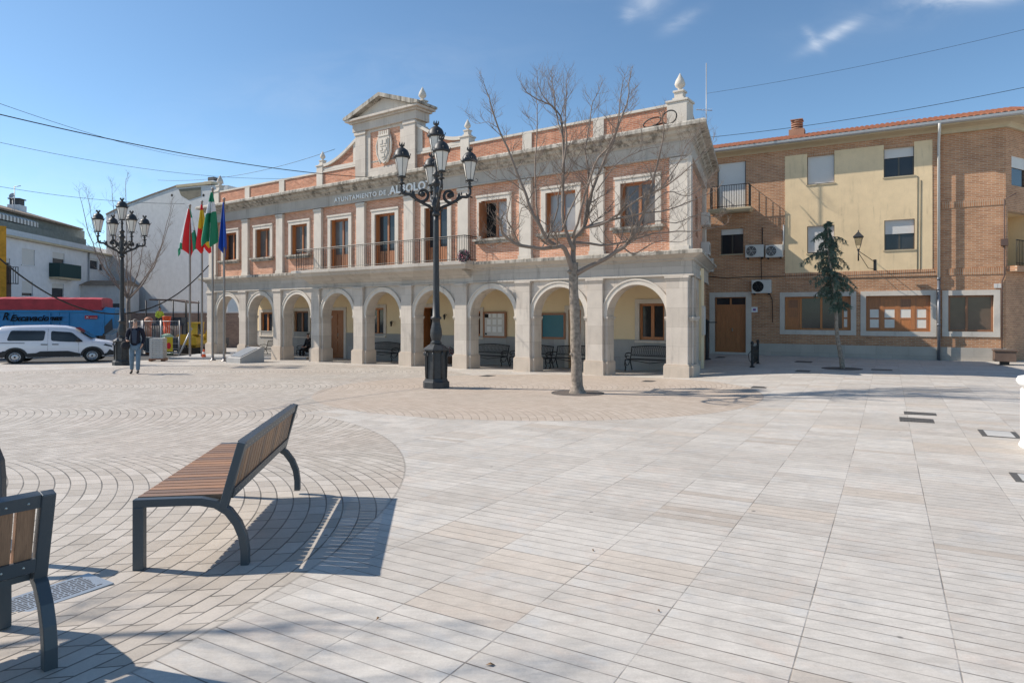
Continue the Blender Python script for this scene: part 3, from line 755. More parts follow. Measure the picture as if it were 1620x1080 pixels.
# ------------------------------------------------------------------ brick apartment block on the right
RX = Vector((.864, -.503, 0)); RN = Vector((.503, .864, 0)); RP = Vector((9.4, 30.0, 0)); RROT = atan2(-.503, .864)
RB = empty('apartment_block', (RP.x, RP.y, -.2), RROT, 'three storey brown brick and cream apartment block under a red tiled roof', 'building')
RB['zoff'] = -.2
def rx(u, T=0.0):
    k = (u-CU)/F; x0, y0 = RP.x+RN.x*T, RP.y+RN.y*T; return (k*y0-x0)/(.864+.503*k)
def rz(u, v, T=0.0):
    d = RP.y+RN.y*T-.503*rx(u, T); return H+(CV-v)/F*d
def rw(x, y, z): return RP+RX*x+RN*y+Vector((0, 0, z))
def apartment():
    br, cr = M('brickr'), M('cream'); T0 = -.15
    def rect(u0, u1, v0, v1, T=T0):
        um = (u0+u1)/2; return (rx(u0, T), rx(u1, T), rz(um, v1, T), rz(um, v0, T))
    XC = rx(1485, T0); XE = rx(1591); ZT = 8.85
    W1 = dict(a=rect(1277, 1320, 246, 291), b=rect(1398, 1446, 233.5, 279), c=rect(1277, 1320, 357, 400), d=rect(1399, 1447, 347.5, 395),
              e=rect(1135, 1180, 257, 332), f=rect(1140, 1176, 362, 402))
    G1 = dict(g=rect(1241.5, 1346, 469, 522), h=rect(1370, 1472, 467.5, 524)); door = rect(1131, 1180, 470, 557); door = (door[0], door[1], -.9, door[3])
    G2 = dict(i=rect(1500, 1572, 467, 524.5, 0))
    xc0, xc1 = rx(1242, T0), rx(1475, T0); zband = 3.42
    mb = MB(); holed(mb, -5.5, XC, -1, ZT, T0, .3, list(W1.values())+list(G1.values())+[door]); holed(mb, XC, XE, -1, ZT, 0, .3, list(G2.values())); 
    mb.build('brick_wall', br, RB)
    # cream rendered field, a skin on the brick
    zt = 8.56
    mb = MB(); holed(mb, xc0, xc1, zband+.02, zt, T0-.02, T0-.001, [W1[k] for k in 'abcd']+[(W1['a'][0], W1['a'][1], W1['a'][3]-.01, zt+1), (W1['b'][0], W1['b'][1], W1['b'][3]-.01, zt+1)], ends=False)
    mb.box(xc0-.001, xc0, T0-.02, T0-.001, zband+.02, zt); mb.box(xc1, xc1+.001, T0-.02, T0-.001, zband+.02, zt)
    mb.build('cream_render', cr, RB)
    sd = M('soldier')
    MB().box(xc0, XC-.01, T0-.035, T0-.003, zband-.24, zband+.02).build('soldier_course', sd, RB); MB().box(XC+.3, XE, -.02, -.003, zband-.24, zband+.02).build('soldier_course', sd, RB)
    MB().box(XC+.1, XE, -.02, -.003, 5.82, 6.07).build('soldier_course', sd, RB)
    for k in 'ab': a = W1[k]; MB().box(a[0], a[1], T0-.012, T0-.003, a[3], zt).build('soldier_lintel', sd, RB)
    # plinth
    mb = MB(); xs = [-5.5, door[0]-.25]; mb.box(-5.5, door[0]-.26, T0-.05, T0, -1, .36)
    mb.box(door[1]+.26, XC, T0-.05, T0, -1, .36); mb.box(XC, XE+.02, -.05, 0, -1, .36); mb.build('stone_plinth', stone('plinth_slabs', (.50, .45, .385), .15, (1.15, 3)), RB)
    # eaves: cove, gutter, tiles
    pth = [(-6.0, T0+.05), (XE+.05, T0+.05), (XE+.05+4*cos(radians(60)), T0+.05+4*sin(radians(60)))]
    mb = MB(); sweep(mb, [(-.4, ZT-.12), (.04, ZT-.12), (.05, ZT-.02), (.14, ZT+.05), (.34, ZT+.09), (.52, ZT+.10), (.55, ZT+.12), (.55, ZT+.24), (-.4, ZT+.24)], pth); mb.build('eaves_cove', M('beige'), RB)
    mb = MB(); sweep(mb, [(.552, ZT+.16), (.60, ZT+.14), (.66, ZT+.19), (.67, ZT+.28), (.64, ZT+.28), (.62, ZT+.22), (.552, ZT+.28)], pth); mb.build('gutter', M('pipe'), RB)
    mb = MB(); ra = radians(15.5); x0 = -6.2; per = .21; n = int((XE+.9-x0)/per); seg = 6; L = 5.6; rows = 13
    yy0 = T0-.60
    for r in range(rows):
        ya = yy0+(L/rows)*r; yb = ya+L/rows+.04
        vs = []; fs = []
        for i in range(n*seg+1):
            x = x0+per*i/seg; t = (i % seg)/seg; hh = .055*abs(sin(pi*t))**.8 if t else 0
            jig = .006*sin(i//seg*12.9+r*7.7)
            for (y, dz) in ((ya+jig*2, .028), (yb, 0)):
                z = ZT+.27+(y-yy0)*math.tan(ra)+dz+hh; vs += [(x, y, z)]
            vs.append((x, ya+jig*2, ZT+.27+(ya-yy0)*math.tan(ra)+.012+hh*.55))
        for i in range(n*seg): b = i*3; fs += [(b, b+3, b+4, b+1), (b+2, b+5, b+3, b)]
        mb.add(vs, fs, 0, False)
    mb.build('tiled_roof', M('tile'), RB)
    MB().prism([(yy0+.1, ZT+.241), (yy0+L, ZT+.241), (yy0+L, ZT+.25+L*math.tan(ra))], x0, XE+.8, ax='x').build('roof_void', M('beige'), RB)
    # vent chimney of terracotta rings
    xch = rx(1261, 3.2); 
    mb = MB(); zc = rz(1261, 208, 3.2)-.5; mb.box(xch-.34, xch+.34, 2.9, 3.5, zc-.2, zc+.55)
    for k in range(4): mb.lathe(xch, 3.2, [(.20, zc+.55+k*.11), (.27, zc+.57+k*.11), (.27, zc+.62+k*.11), (.20, zc+.65+k*.11)], 14)
    mb.box(xch-.27, xch+.27, 2.93, 3.47, zc+.99, zc+1.03); mb.build('chimney', plain('chimney_clay', (.36, .2, .13), .85, var=.3), RB)
    # windows upstairs
    for k, a in W1.items():
        if k == 'e':
            o = MB().box(a[0], a[1], T0+.08, T0+.12, a[2], a[3]).build('balcony_shutter', M('shut'), RB); 
            MB().box(a[0], a[0]+.04, T0+.03, T0+.08, a[2], a[3]).box(a[1]-.04, a[1], T0+.03, T0+.08, a[2], a[3]).build('frame', M('alu'), o); continue
        w, h = a[1]-a[0], a[3]-a[2]; f = .05
        fr = MB(); y0, y1 = T0+.12, T0+.17
        fr.box(a[0], a[0]+f, y0, y1, a[2], a[3]); fr.box(a[1]-f, a[1], y0, y1, a[2], a[3]); fr.box(a[0]+f, a[1]-f, y0, y1, a[3]-f, a[3]); fr.box(a[0]+f, a[1]-f, y0, y1, a[2], a[2]+f); fr.box((a[0]+a[1])/2-.03, (a[0]+a[1])/2+.03, y0, y1, a[2]+f, a[3]-f)
        o = fr.build('window', M('alu'), RB)
        MB().box(a[0]+f, a[1]-f, y0+.02, y0+.03, a[2]+f, a[3]-f).build('pane', M('glass'), o)
        MB().box(a[0]-.04, a[1]+.04, T0-.05, T0+.12, a[2]-.05, a[2]-.002).build('sill', M('beige'), o)
        drop = dict(a=1.0, b=.33, c=1.0, d=.46, f=.22)[k]
        MB().box(a[0]+.02, a[1]-.02, y0-.04, y0-.005, a[3]-h*drop+(.04 if drop == 1 else 0), a[3]).build('roller_shutter', M('shut'), o)
    # balcony by the corner with the town hall
    a = W1['e']; b0, b1 = rx(1124, T0-.4), rx(1187, T0-.4); zs = a[2]
    mb = MB(); sweep(mb, [(-.1, zs-.20), (.0, zs-.18), (.06, zs-.08), (.06, zs), (-.1, zs)], [(b0, T0-.003), (b0, T0-.6), (b1, T0-.6), (b1, T0-.003)]); mb.box(b0+.101, b1-.101, T0-.5, T0-.003, zs-.18, zs-.001)
    bal = mb.build('balcony', M('beige'), RB)
    rl = MB(); rr = [(b0+.03, T0-.003), (b0+.03, T0-.58), (b1-.03, T0-.58), (b1-.03, T0-.003)]
    for z in (zs+.08, zs+1.02): rl.tube([(x, y, z) for x, y in rr], .018, 5, smooth=False)
    for k in range(17): x = b0+.03+(b1-b0-.06)*k/16; rl.tube([(x, T0-.58, zs), (x, T0-.58, zs+1.02)], .011, 4, smooth=False)
    for x in (b0+.03, b1-.03):
        for k in range(5): rl.tube([(x, T0-.12-.1*k, zs), (x, T0-.12-.1*k, zs+1.02)], .011, 4, smooth=False)
    rl.build('railing', M('iron'), bal)
    # entrance door
    d = door; zb = rz(1155, 557, T0); zm = rz(1155, 484, T0)
    mb = MB(); mb.box(d[0], d[1], T0+.14, T0+.20, zb, zm)
    c = (d[0]+d[1])/2
    for s0, s1 in ((d[0]+.04, c-.03), (c+.03, d[1]-.04)):
        w = (s1-s0)/3
        for q in range(3): mb.box(s0+q*w+.02, s0+(q+1)*w-.02, T0+.125, T0+.141, zb+.12, zm-.12)
    mb.box(d[0], d[1], T0+.12, T0+.2, zm, zm+.07); mb.box(c-.04, c+.04, T0+.12, T0+.2, zm+.07, d[3]); mb.box(d[0], d[0]+.05, T0+.12, T0+.2, zm+.07, d[3]); mb.box(d[1]-.05, d[1], T0+.12, T0+.2, zm+.07, d[3]); mb.box(d[0]+.05, d[1]-.05, T0+.12, T0+.2, d[3]-.04, d[3])
    dd = mb.build('entrance_door', M('wood'), RB); MB().box(d[0]+.05, d[1]-.05, T0+.16, T0+.17, zm+.07, d[3]).build('transom_pane', M('glass'), dd)
    MB().box(c+.05, c+.1, T0+.08, T0+.125, zb+.95, zb+1.1).build('handle', M('bolt'), dd)
    MB().box(d[0]-.24, d[0], T0-.03, T0+.13, -.9, d[3]+.22).box(d[1], d[1]+.24, T0-.03, T0+.13, -.9, d[3]+.22).box(d[0], d[1], T0-.03, T0+.13, d[3], d[3]+.22).box(d[0], d[1], T0-.05, T0+.13, -.9, zb).build('surround', M('trim'), dd)
    # ground-floor windows
    for k, a, T in (('g', G1['g'], T0), ('h', G1['h'], T0), ('i', G2['i'], 0)):
        e = .20; x0, x1, z0, z1 = a; mb = MB(); y0, y1 = T+.14, T+.20; f = .07
        mb.box(x0, x0+f, y0, y1, z0, z1); mb.box(x1-f, x1, y0, y1, z0, z1); mb.box(x0+f, x1-f, y0, y1, z1-f, z1); mb.box(x0+f, x1-f, y0, y1, z0, z0+f)
        cuts = dict(g=(.245, .56), h=(.25, .5, .75), i=(.42,))[k]
        for q in cuts: mb.box(x0+(x1-x0)*q-.04, x0+(x1-x0)*q+.04, y0-.01, y1, z0+f, z1-f)
        o = mb.build('shop_window' if k != 'h' else 'shuttered_window', M('wood'), RB)
        MB().box(x0-e, x0, T-.035, T+.13, z0-e, z1+e).box(x1, x1+e, T-.035, T+.13, z0-e, z1+e).box(x0, x1, T-.035, T+.13, z1, z1+e).box(x0, x1, T-.035, T+.13, z0-e, z0).build('surround', M('trim'), o)
        MB().box(x0+f, x1-f, T+.17, T+.18, z0+f, z1-f).build('pane', glassmat('brown_glass', (.11, .075, .055), .12) if k == 'i' else M('glass'), o)
        def leaf(xa, xb, white):
            m3 = MB(); g2 = .07; H3 = (z1-z0-2*f)
            for xx in (xa, xb-g2): m3.box(xx, xx+g2, y0-.005, y0+.03, z0+f, z1-f)
            for q in range(4): zz = z0+f+(H3-g2)*q/3; m3.box(xa+g2, xb-g2, y0-.004, y0+.03, zz, zz+g2)
            lf = m3.build('shutter_leaf', M('wood'), o)
            for q in range(3):
                zz = z0+f+(H3-g2)*q/3+g2; wt = q in white
                MB().box(xa+g2, xb-g2, y0+.005, y0+.02, zz, z0+f+(H3-g2)*(q+1)/3).build('shutter_panel', M('ceil') if wt else M('wood'), lf)
        W = x1-x0
        if k == 'g': leaf(x0+f, x0+W*.225, ()); leaf(x0+W*.87, x1-f, (0, 1))
        if k == 'h': leaf(x0+f, x0+W*.235, (0, 1)); leaf(x0+W*.265, x0+W*.485, (0, 1)); leaf(x0+W*.515, x0+W*.735, (1,)); leaf(x0+W*.765, x1-f, (0, 1))
        if k == 'i': MB().box(x0+.2, x0+.8, y0+.04, y0+.05, z0+.3, z0+1.1).build('display_sheet', M('rust'), o)
    # corner return with window and balcony
    cf = Matrix.Translation((XE, 0, 0)) @ Matrix.Rotation(radians(60), 4, 'Z')
    mb = MB(cf); holed(mb, 0, 4, -1, ZT, 0, .3, [(.45, 1.7, 6.6, 7.75), (.15, 2.4, 3.5, 5.6)]); mb.build('corner_wall', br, RB)
    mb = MB(cf); mb.box(-.3, 4, .95, 1.05, 3.2, 5.8); mb.box(2.4, 2.5, .3, .95, 3.3, 5.7); mb.box(.3, 1.3, .90, .949, 3.5, 5.3); mb.box(0, 2.5, .3, .95, 5.6, 5.7); mb.box(0, 2.5, .3, .95, 3.4, 3.5); mb.build('loggia_wall', M('cream'), RB)
    o = MB(cf).box(.45, 1.7, .1, .14, 6.6, 7.75).build('window', M('alu'), RB); MB(cf).box(.5, 1.65, .09, .099, 6.65, 7.3).build('pane', M('glass'), o); MB(cf).box(.46, 1.69, .05, .08, 7.3, 7.75).build('roller_shutter', M('shut'), o)
    mb = MB(cf); mb.box(.05, 2.6, -.35, .2, 3.28, 3.48); b = mb.build('balcony', br, RB)
    rl = MB(cf); rl.tube([(.1, -.3, 4.45), (2.5, -.3, 4.45)], .02, 5); rl.tube([(.1, -.3, 3.58), (2.5, -.3, 3.58)], .015, 5)
    for k in range(20): rl.tube([(.1+k*.126, -.3, 3.48), (.1+k*.126, -.3, 4.45)], .011, 4)
    rl.build('railing', M('iron'), b)
    # downpipe and cables
    x = rx(1485, T0-.1)
    mb = MB(); mb.tube([(x, T0-.6, ZT+.18), (x, T0-.5, ZT-.05), (x, T0-.10, ZT-.5), (x, T0-.10, 3.0)], .05, 8); mb.build('downpipe', M('ac'), RB)
    mb = MB(); mb.tube([(x, T0-.10, 3.0), (x, T0-.10, -.3)], .055, 8)
    for z in (1.2, 2.6, 3.0): mb.tube([(x, T0-.10, z), (x, T0-.10, z+.08)], .07, 8)
    mb.build('downpipe', plain('dark_grey_pipe', (.17, .18, .2), .4, .5), RB)
    mb = MB()
    def cable(pts, r=.012): mb.tube([(rx(u, T0-.03), T0-.03, rz(u, v, T0-.03)) for u, v in pts], r, 4)
    cable([(1118, 437), (1150, 440), (1180, 438), (1243, 437), (1330, 433)], .016); cable([(1452, 279), (1451, 430)], .01); cable([(1457, 285), (1456, 430)], .01)
    cable([(1217, 463), (1222, 475), (1222, 510)], .014); cable([(1204, 405), (1205, 443)], .012); cable([(1206, 360), (1206, 388)], .02)
    cable([(1340, 436), (1480, 430)], .016)
    mb.build('cable_run', M('iron'), RB)
    MB().tube([(rx(1239.5, T0-.05), T0-.05, rz(1239, 396, T0)), (rx(1239.5, T0-.05), T0-.05, rz(1239, 356, T0))], .04, 6).build('pipe', M('ac'), RB)
    mb = MB(); mb.tube([(XE-.12, -.04, -.1), (XE-.12, -.04, 2.9), (XE-.05, -.05, 3.1), (XE-.05, -.05, 6.0), (XE+.3, -.1, 6.2)], .025, 6)
    mb.box(XE-.16, XE+.06, -.14, 0, 4.25, 4.5); mb.build('corner_conduit', plain('brown_conduit', (.12, .075, .06), .6), RB)
    # things on the wall
    for i, (u0, u1, v0, v1, lab) in enumerate(((1179, 1208, 388, 407.5, 'white air conditioner unit under the balcony, left of the upper pair'), (1211, 1238, 388, 407.5, 'white air conditioner unit beside the vertical pipe, right of the upper pair'), (1189, 1219.5, 443, 464, 'white air conditioner unit with a black fan above the door'))):
        T = T0-.3; x0, x1 = rx(u0, T), rx(u1, T); z0, z1 = rz(u0, v1, T), rz(u0, v0, T)
        o = empty('air_conditioner', rw((x0+x1)/2, T0, z0), RROT, lab, 'air conditioner', 'air conditioners on the brick wall'); w = (x1-x0)/2; h = z1-z0
        MB().box(-w, w, -.32, -.03, 0, h).build('casing', M('ac'), o, .015)
        fx = -w*.32; r = h*.40
        MB().add([(fx+r*cos(t*pi/12), -.322, h/2+r*sin(t*pi/12)) for t in range(24)], [tuple(range(24))]).build('fan_opening', M('black' if i == 2 else 'darkgrey'), o)
        g = MB()
        for q in range(1, 5): g.tube([(fx+r*q/4*cos(t*pi/8), -.33, h/2+r*q/4*sin(t*pi/8)) for t in range(17)], .005, 4)
        for q in range(6): g.tube([(fx, -.33, h/2), (fx+r*cos(q*pi/3), -.33, h/2+r*sin(q*pi/3))], .008, 4)
        g.build('fan_grille', M('ac' if i != 2 else 'darkgrey'), o)
        MB().box(-w*.8, -w*.7, -.3, .0, -.06, -.001).box(w*.7, w*.8, -.3, .0, -.06, -.001).build('bracket', M('iron'), o)
    # house tiles
    x0, x1 = rx(1189, T0), rx(1198.5, T0)
    o = empty('door_plaque', rw((x0+x1)/2, T0, rz(1194, 494, T0)), RROT, 'small white tile plaque right of the apartment door', 'plaque'); MB().box(-.13, .13, -.03, 0, 0, .24).build('tile', M('white'), o); MB().box(-.06, .06, -.034, -.031, .07, .17).build('emblem', plain('plaque_mark', (.25, .12, .35), .6), o)
    o = empty('street_name_tile', rw(rx(1578, 0), 0, rz(1578, 455.5, 0)), RROT, 'small pale street tile at the brick corner', 'plaque'); MB().box(-.11, .0, -.03, 0, 0, .17).box(.01, .12, -.03, 0, 0, .17).build('tile', M('paper'), o)
    # wall box next to the town hall
    o = empty('meter_box', rw(rx(1121, T0-.2), T0, rz(1121, 430, T0-.2)), RROT, 'cream cable box high on the brick wall beside the town hall', 'box'); MB().box(-.19, .19, -.26, -.0, 0, .62).build('casing', M('ac'), o, .01)
apartment()

# ------------------------------------------------------------------ street lamps
def lathe_pts(r, z): return (r, z)
def make_lamp():
    r = empty('street_lamp', (0, 0, 0)); ir = M('lampiron')
    mb = MB(); o8 = pi/8
    mb.lathe(0, 0, [(.37, 0), (.37, .17), (.33, .20), (.31, .26)], 8, smooth=False, rot=o8)
    mb.lathe(0, 0, [(.285, .261), (.275, .98), (.30, 1.02), (.36, 1.04), (.36, 1.08), (.22, 1.18), (.155, 1.22)], 8, smooth=False, rot=o8)
    for k in range(8):
        a = o8+k*pi/4; mb.tube([(.285*cos(a), .285*sin(a), .27), (.30*cos(a), .30*sin(a), .6), (.295*cos(a), .295*sin(a), .86), (.335*cos(a), .335*sin(a), .93), (.31*cos(a), .31*sin(a), 1.02)], [.022, .02, .024, .036, .02], 5)
    mb.build('pedestal', ir, r)
    mb = MB(); mb.lathe(0, 0, [(.15, 1.22), (.165, 1.25), (.12, 1.29), (.13, 1.33), (.165, 1.45), (.16, 1.58), (.115, 1.78), (.105, 1.88), (.15, 1.91), (.15, 1.95), (.105, 1.98), (.088, 2.6), (.075, 4.6), (.068, 4.75)], 14)
    mb.lathe(0, 0, [(.07, 4.75), (.11, 4.78), (.11, 4.82), (.085, 4.86), (.105, 4.98), (.12, 5.10), (.085, 5.22), (.08, 5.5), (.09, 5.60), (.14, 5.63), (.13, 5.68), (.08, 5.72), (.075, 5.85), (.12, 5.88), (.10, 5.92), (.045, 5.98), (.04, 6.20), (.07, 6.26), (.03, 6.30)], 14)
    mb.build('post', ir, r)
    def lantern(x, y, z, s=1.0):
        mb = MB()
        mb.lathe(x, y, [(.03*s, z-.22*s), (.02*s, z-.16*s), (.06*s, z-.10*s), (.02*s, z-.04*s), (.11*s, z-.03*s), (.12*s, z), (.10*s, z+.01)], 8)
        mb.lathe(x, y, [(.205*s, z+.50*s), (.235*s, z+.52*s), (.235*s, z+.56*s), (.21*s, z+.58*s), (.20*s, z+.65*s), (.16*s, z+.73*s), (.09*s, z+.785*s), (.05*s, z+.80*s), (.05*s, z+.84*s), (.085*s, z+.86*s), (.05*s, z+.88*s)], 12)
        for k in range(6):
            a = k*pi/3+.3; mb.tube([(x+.105*s*cos(a), y+.105*s*sin(a), z), (x+.205*s*cos(a), y+.205*s*sin(a), z+.51*s)], .008*s, 4)
            mb.tube([(x+.21*s*cos(a), y+.21*s*sin(a), z+.55*s), (x+.26*s*cos(a), y+.26*s*sin(a), z+.58*s), (x+.255*s*cos(a), y+.255*s*sin(a), z+.62*s)], .012*s, 4)
            mb.lathe(x+.07*s*cos(a), y+.07*s*sin(a), [(.012*s, z+.87*s), (.02*s, z+.90*s), (.004, z+.95*s)], 4)
        for k in range(3):
            a = k*2*pi/3+.6; mb.tube([(x+.1*s*cos(a), y+.1*s*sin(a), z-.02), (x+.2*s*cos(a), y+.2*s*sin(a), z-.06), (x+.23*s*cos(a), y+.23*s*sin(a), z+.02), (x+.17*s*cos(a), y+.17*s*sin(a), z+.05)], .008*s, 4)
        o = mb.build('lantern', ir, r)
        MB().lathe(x, y, [(.098*s, z+.012), (.195*s, z+.505*s)], 6, smooth=False, rot=.3).build('glass_shade', M('lampglass'), o)
    for k in range(4):
        a = radians(45)+k*pi/2; c, s_ = cos(a), sin(a)
        def q(rr, z): return (rr*c, rr*s_, z)
        mb = MB()
        mb.tube([q(.08, 4.92), q(.2, 5.02), (q(.38, 5.10)), q(.58, 5.22), q(.72, 5.32), q(.84, 5.32), q(.89, 5.34), q(.94, 5.42), q(.95, 5.52), q(.93, 5.60)], [.045, .044, .042, .042, .044, .044, .046, .044, .038, .032], 7)
        pts = []
        for i in range(26):
            t = i/25*3.6*pi*.62; rr = .245*(1-i/25*.70); pts.append(q(.38+rr*cos(-t+.3), 5.34+rr*sin(-t+.3)))
        pts = [q(.66, 5.26)]+pts; mb.tube(pts, [.042]*20+[.034]*7, 7)
        mb.lathe(.38*c, .38*s_, [(.01, 5.26), (.08, 5.30), (.08, 5.38), (.01, 5.42)], 8)
        for (rr, z, d, e) in ((.30, 5.10, .05, -.06), (.55, 5.18, .05, -.05), (.70, 5.37, .0, .09), (.86, 5.36, -.03, .08), (.95, 5.34, .07, -.05), (.13, 4.96, .05, -.08)):
            mb.tube([q(rr, z), q(rr+d*.6, z+e*.6), q(rr+d, z+e)], [.025, .022, .006], 5)
        mb.lathe(.93*c, .93*s_, [(.03, 5.58), (.09, 5.60), (.09, 5.62), (.03, 5.65)], 8)
        mb.build('arm', ir, r)
        lantern(.93*c, .93*s_, 5.80, .98)
    lantern(0, 0, 6.42, 1.02)
    return r
lamp = make_lamp()
p = gp(690, 613); lamp.location = p; lamp.rotation_euler.z = radians(-30); lamp.scale = (1, 1, .985)
tag(lamp, 'five lantern dark iron street lamp standing in front of the town hall arcade', 'street lamp', 'ornate five lantern street lamps')
l2 = copy_tree(lamp); p = gp(193, 577.5); l2.location = p; l2.rotation_euler.z = radians(8); l2['label'] = 'five lantern dark iron street lamp beside the white parked van'

# wall lantern on the cream facade
def wall_lamp():
    x = rx(1358, -1.1); z = rz(1358, 395, -1.1); r = empty('wall_street_lamp', rw(rx(1384, -.15), -.18, z), RROT, 'dark four sided lantern on a scrolled bracket above the shuttered window', 'street lamp')
    dx = x-rx(1384, -.15); Y = -.92; mb = MB()
    mb.tube([(0, 0, -.45), (dx, Y, -.05)], .014, 5); mb.tube([(0, 0, -.75), (dx*.4, Y*.4, -.72), (dx, Y, -.12)], .012, 5); mb.tube([(dx, Y, -.45), (dx, Y, .0)], .03, 6); mb.box(-.05, .05, -.0, .03, -.85, -.35)
    mb.build('bracket', M('iron'), r)
    mb = MB(); mb.lathe(dx, Y, [(.03, -.05), (.06, .0), (.03, .04)], 6)
    for k in range(4):
        a = pi/4+k*pi/2; mb.tube([(dx+.03*cos(a), Y+.03*sin(a), .0), (dx+.12*cos(a), Y+.12*sin(a), .17), (dx+.21*cos(a), Y+.21*sin(a), .50)], .010, 4)
    mb.lathe(dx, Y, [(.26, .49), (.27, .52), (.12, .64), (.08, .68), (.03, .72), (.03, .76), (.005, .80)], 4, smooth=False, rot=pi/4)
    l = mb.build('lantern', M('lampiron'), r)
    MB().lathe(dx, Y, [(.11, .17), (.195, .49)], 4, smooth=False, rot=pi/4).build('glass_shade', glassmat('clear_lantern_glass', (.5, .48, .4), .1, .85), l)
wall_lamp()

# ------------------------------------------------------------------ benches of metal and wood slats
def make_bench(L=1.98):
    # x: front to rear, y: along the length, z up; origin under the front leg of one end
    r = empty('slatted_bench', (0, 0, 0)); fm = M('frame')
    for k, y in enumerate((.03, L-.03)):
        mb = MB(); side = (0, 1, 0)
        mb.box(-.035, .035, y-.03, y+.03, 0, .43)
        arc = [(.69, y, 0), (.69, y, .10), (.675, y, .20), (.64, y, .29), (.58, y, .375), (.50, y, .43), (.40, y, .452), (.30, y, .4555), (-.035, y, .4555)]
        mb.bar(arc, .058, .055, side); mb.build('leg_frame', fm, r, .005)
        mb = MB(); mb.bar([(.545, y, .40), (.605, y, .62), (.67, y, .85)], .06, .055, side); mb.build('back_post', fm, r, .005)
    mb = MB(); mb.box(.0, .035, .062, L-.062, .43, .455); mb.box(.50, .53, .062, L-.062, .40, .43); mb.build('seat_rail', fm, r)
    n = 21
    for k in range(n):
        y0 = .0725+(L-.132)*k/n; w = (L-.132)/n-.015
        MB().box(-.03, .535, y0, y0+w, .440, .486).build('seat_slat', M('slat'), r, .004)
    d = Vector((.67-.585, 0, .85-.47)).normalized(); q = Vector((d.z, 0, -d.x))
    def bk(a, y, t): return Vector((.577, y, .47))+d*a+q*t
    for k in range(n):
        y0 = .0725+(L-.132)*k/n; w = (L-.132)/n-.015
        vs = [bk(a, y, t) for a in (.035, .345) for y in (y0, y0+w) for t in (-.036, .010)]
        MB().add(vs, [(0, 1, 3, 2), (4, 6, 7, 5), (0, 4, 5, 1), (2, 3, 7, 6), (0, 2, 6, 4), (1, 5, 7, 3)]).build('back_slat', M('slat'), r, .003)
    mb = MB()
    for a0, a1 in ((-.01, .06), (.325, .383)):
        vs = [bk(a, y, t) for a in (a0, a1) for y in (.0605, L-.0605) for t in (.011, .024)]
        mb.add(vs, [(0, 1, 3, 2), (4, 6, 7, 5), (0, 4, 5, 1), (2, 3, 7, 6), (0, 2, 6, 4), (1, 5, 7, 3)])
        if a0 > .1:
            vs = [bk(a, y, t) for a in (a1, a1+.008) for y in (.0605, L-.0605) for t in (-.03, .024)]
            mb.add(vs, [(0, 1, 3, 2), (4, 6, 7, 5), (0, 4, 5, 1), (2, 3, 7, 6), (0, 2, 6, 4), (1, 5, 7, 3)])
    rail = mb.build('back_rail', fm, r)
    for k in range(n):
        y = .066+(L-.132)*(k+.5)/n
        for a in (.025, .355):
            c = bk(a, y, .0245); MB().add([c+d*(.0065*cos(t*pi/3))+Vector((0, 1, 0))*(.0065*sin(t*pi/3)) for t in range(6)]+[c+q*.004], [(i, (i+1) % 6, 6) for i in range(6)]).build('rivet', M('bolt'), rail)
    return r
bench = make_bench()
bf = gp(208, 904); bench.location = (bf.x+.03, bf.y+.02, G(bf.x, bf.y)-.004); bench.rotation_euler.z = radians(8)
tag(bench, 'slatted wood and grey metal bench seen whole, with its back towards the lamp', 'bench', 'slatted benches on the curved paving')
bench2 = copy_tree(bench); bench2['label'] = 'slatted bench cut off by the left edge, seen close from behind'
def place_bench2():
    # rear foot near (-2.22, 3.13), running away to the left and towards the viewer
    ang = atan2(-.42, .57)                        # front to rear
    R = Matrix.Rotation(ang, 3, 'Z'); rear = R @ Vector((.69, 1.95, 0)); t = gp(80, 1052)
    bench2.rotation_euler.z = ang
    return R, t, rear
ang = atan2(-.43, .57); Rz = Matrix.Rotation(ang, 3, 'Z'); tt_ = gp(78, 1056)
off = Rz @ Vector((.69, 1.95, 0)); bench2.rotation_euler.z = ang; bench2.location = (tt_.x-off.x, tt_.y-off.y, G(tt_.x, tt_.y)-.002)
# hoop stand at the left edge
p = Vector((-3.60, 4.55, 0)); r = empty('metal_hoop', (p.x, p.y, G(p.x, p.y)-.01), radians(10), 'rounded dark grey metal hoop behind the close bench at the left edge', 'hoop')
MB().bar([(.0, 0, 0), (0, 0, .6), (-.01, 0, .72), (-.05, 0, .83), (-.13, 0, .91), (-.25, 0, .94), (-.45, 0, .94), (-.57, 0, .91), (-.65, 0, .83), (-.69, 0, .72), (-.7, 0, .6), (-.7, 0, 0)], .06, .05, (0, 1, 0)).build('hoop_bar', M('frame'), r, .004)
# engraved plaque let into the setts
pc = gp(70, 944); pd = gp(122, 926)-gp(14, 960); r = empty('engraved_plaque', (pc.x, pc.y, G(pc.x, pc.y)), 0, 'flat pale metal plaque with dark engraved lines let into the setts', 'plaque'); r.scale = (.78, .78, 1)
mb = MB(); mb.prism([(-.42, -.20), (.42, -.20), (.42, .20), (-.42, .20)], -.02, .004, ax='z', m=0); o = mb.build('plate', M('plate'), r)
mb = MB(); lr = random.Random(3)
for k in range(9):
    y = .15-k*.036; x = -.36
    while x < .33:
        w = lr.uniform(.02, .07); mb.box(x, min(x+w, .36), y-.006, y+.006, .0045, .0055); x += w+.012
mb.build('engraved_text', M('darkgrey'), o); r.rotation_euler.z = atan2(pd.y, pd.x)

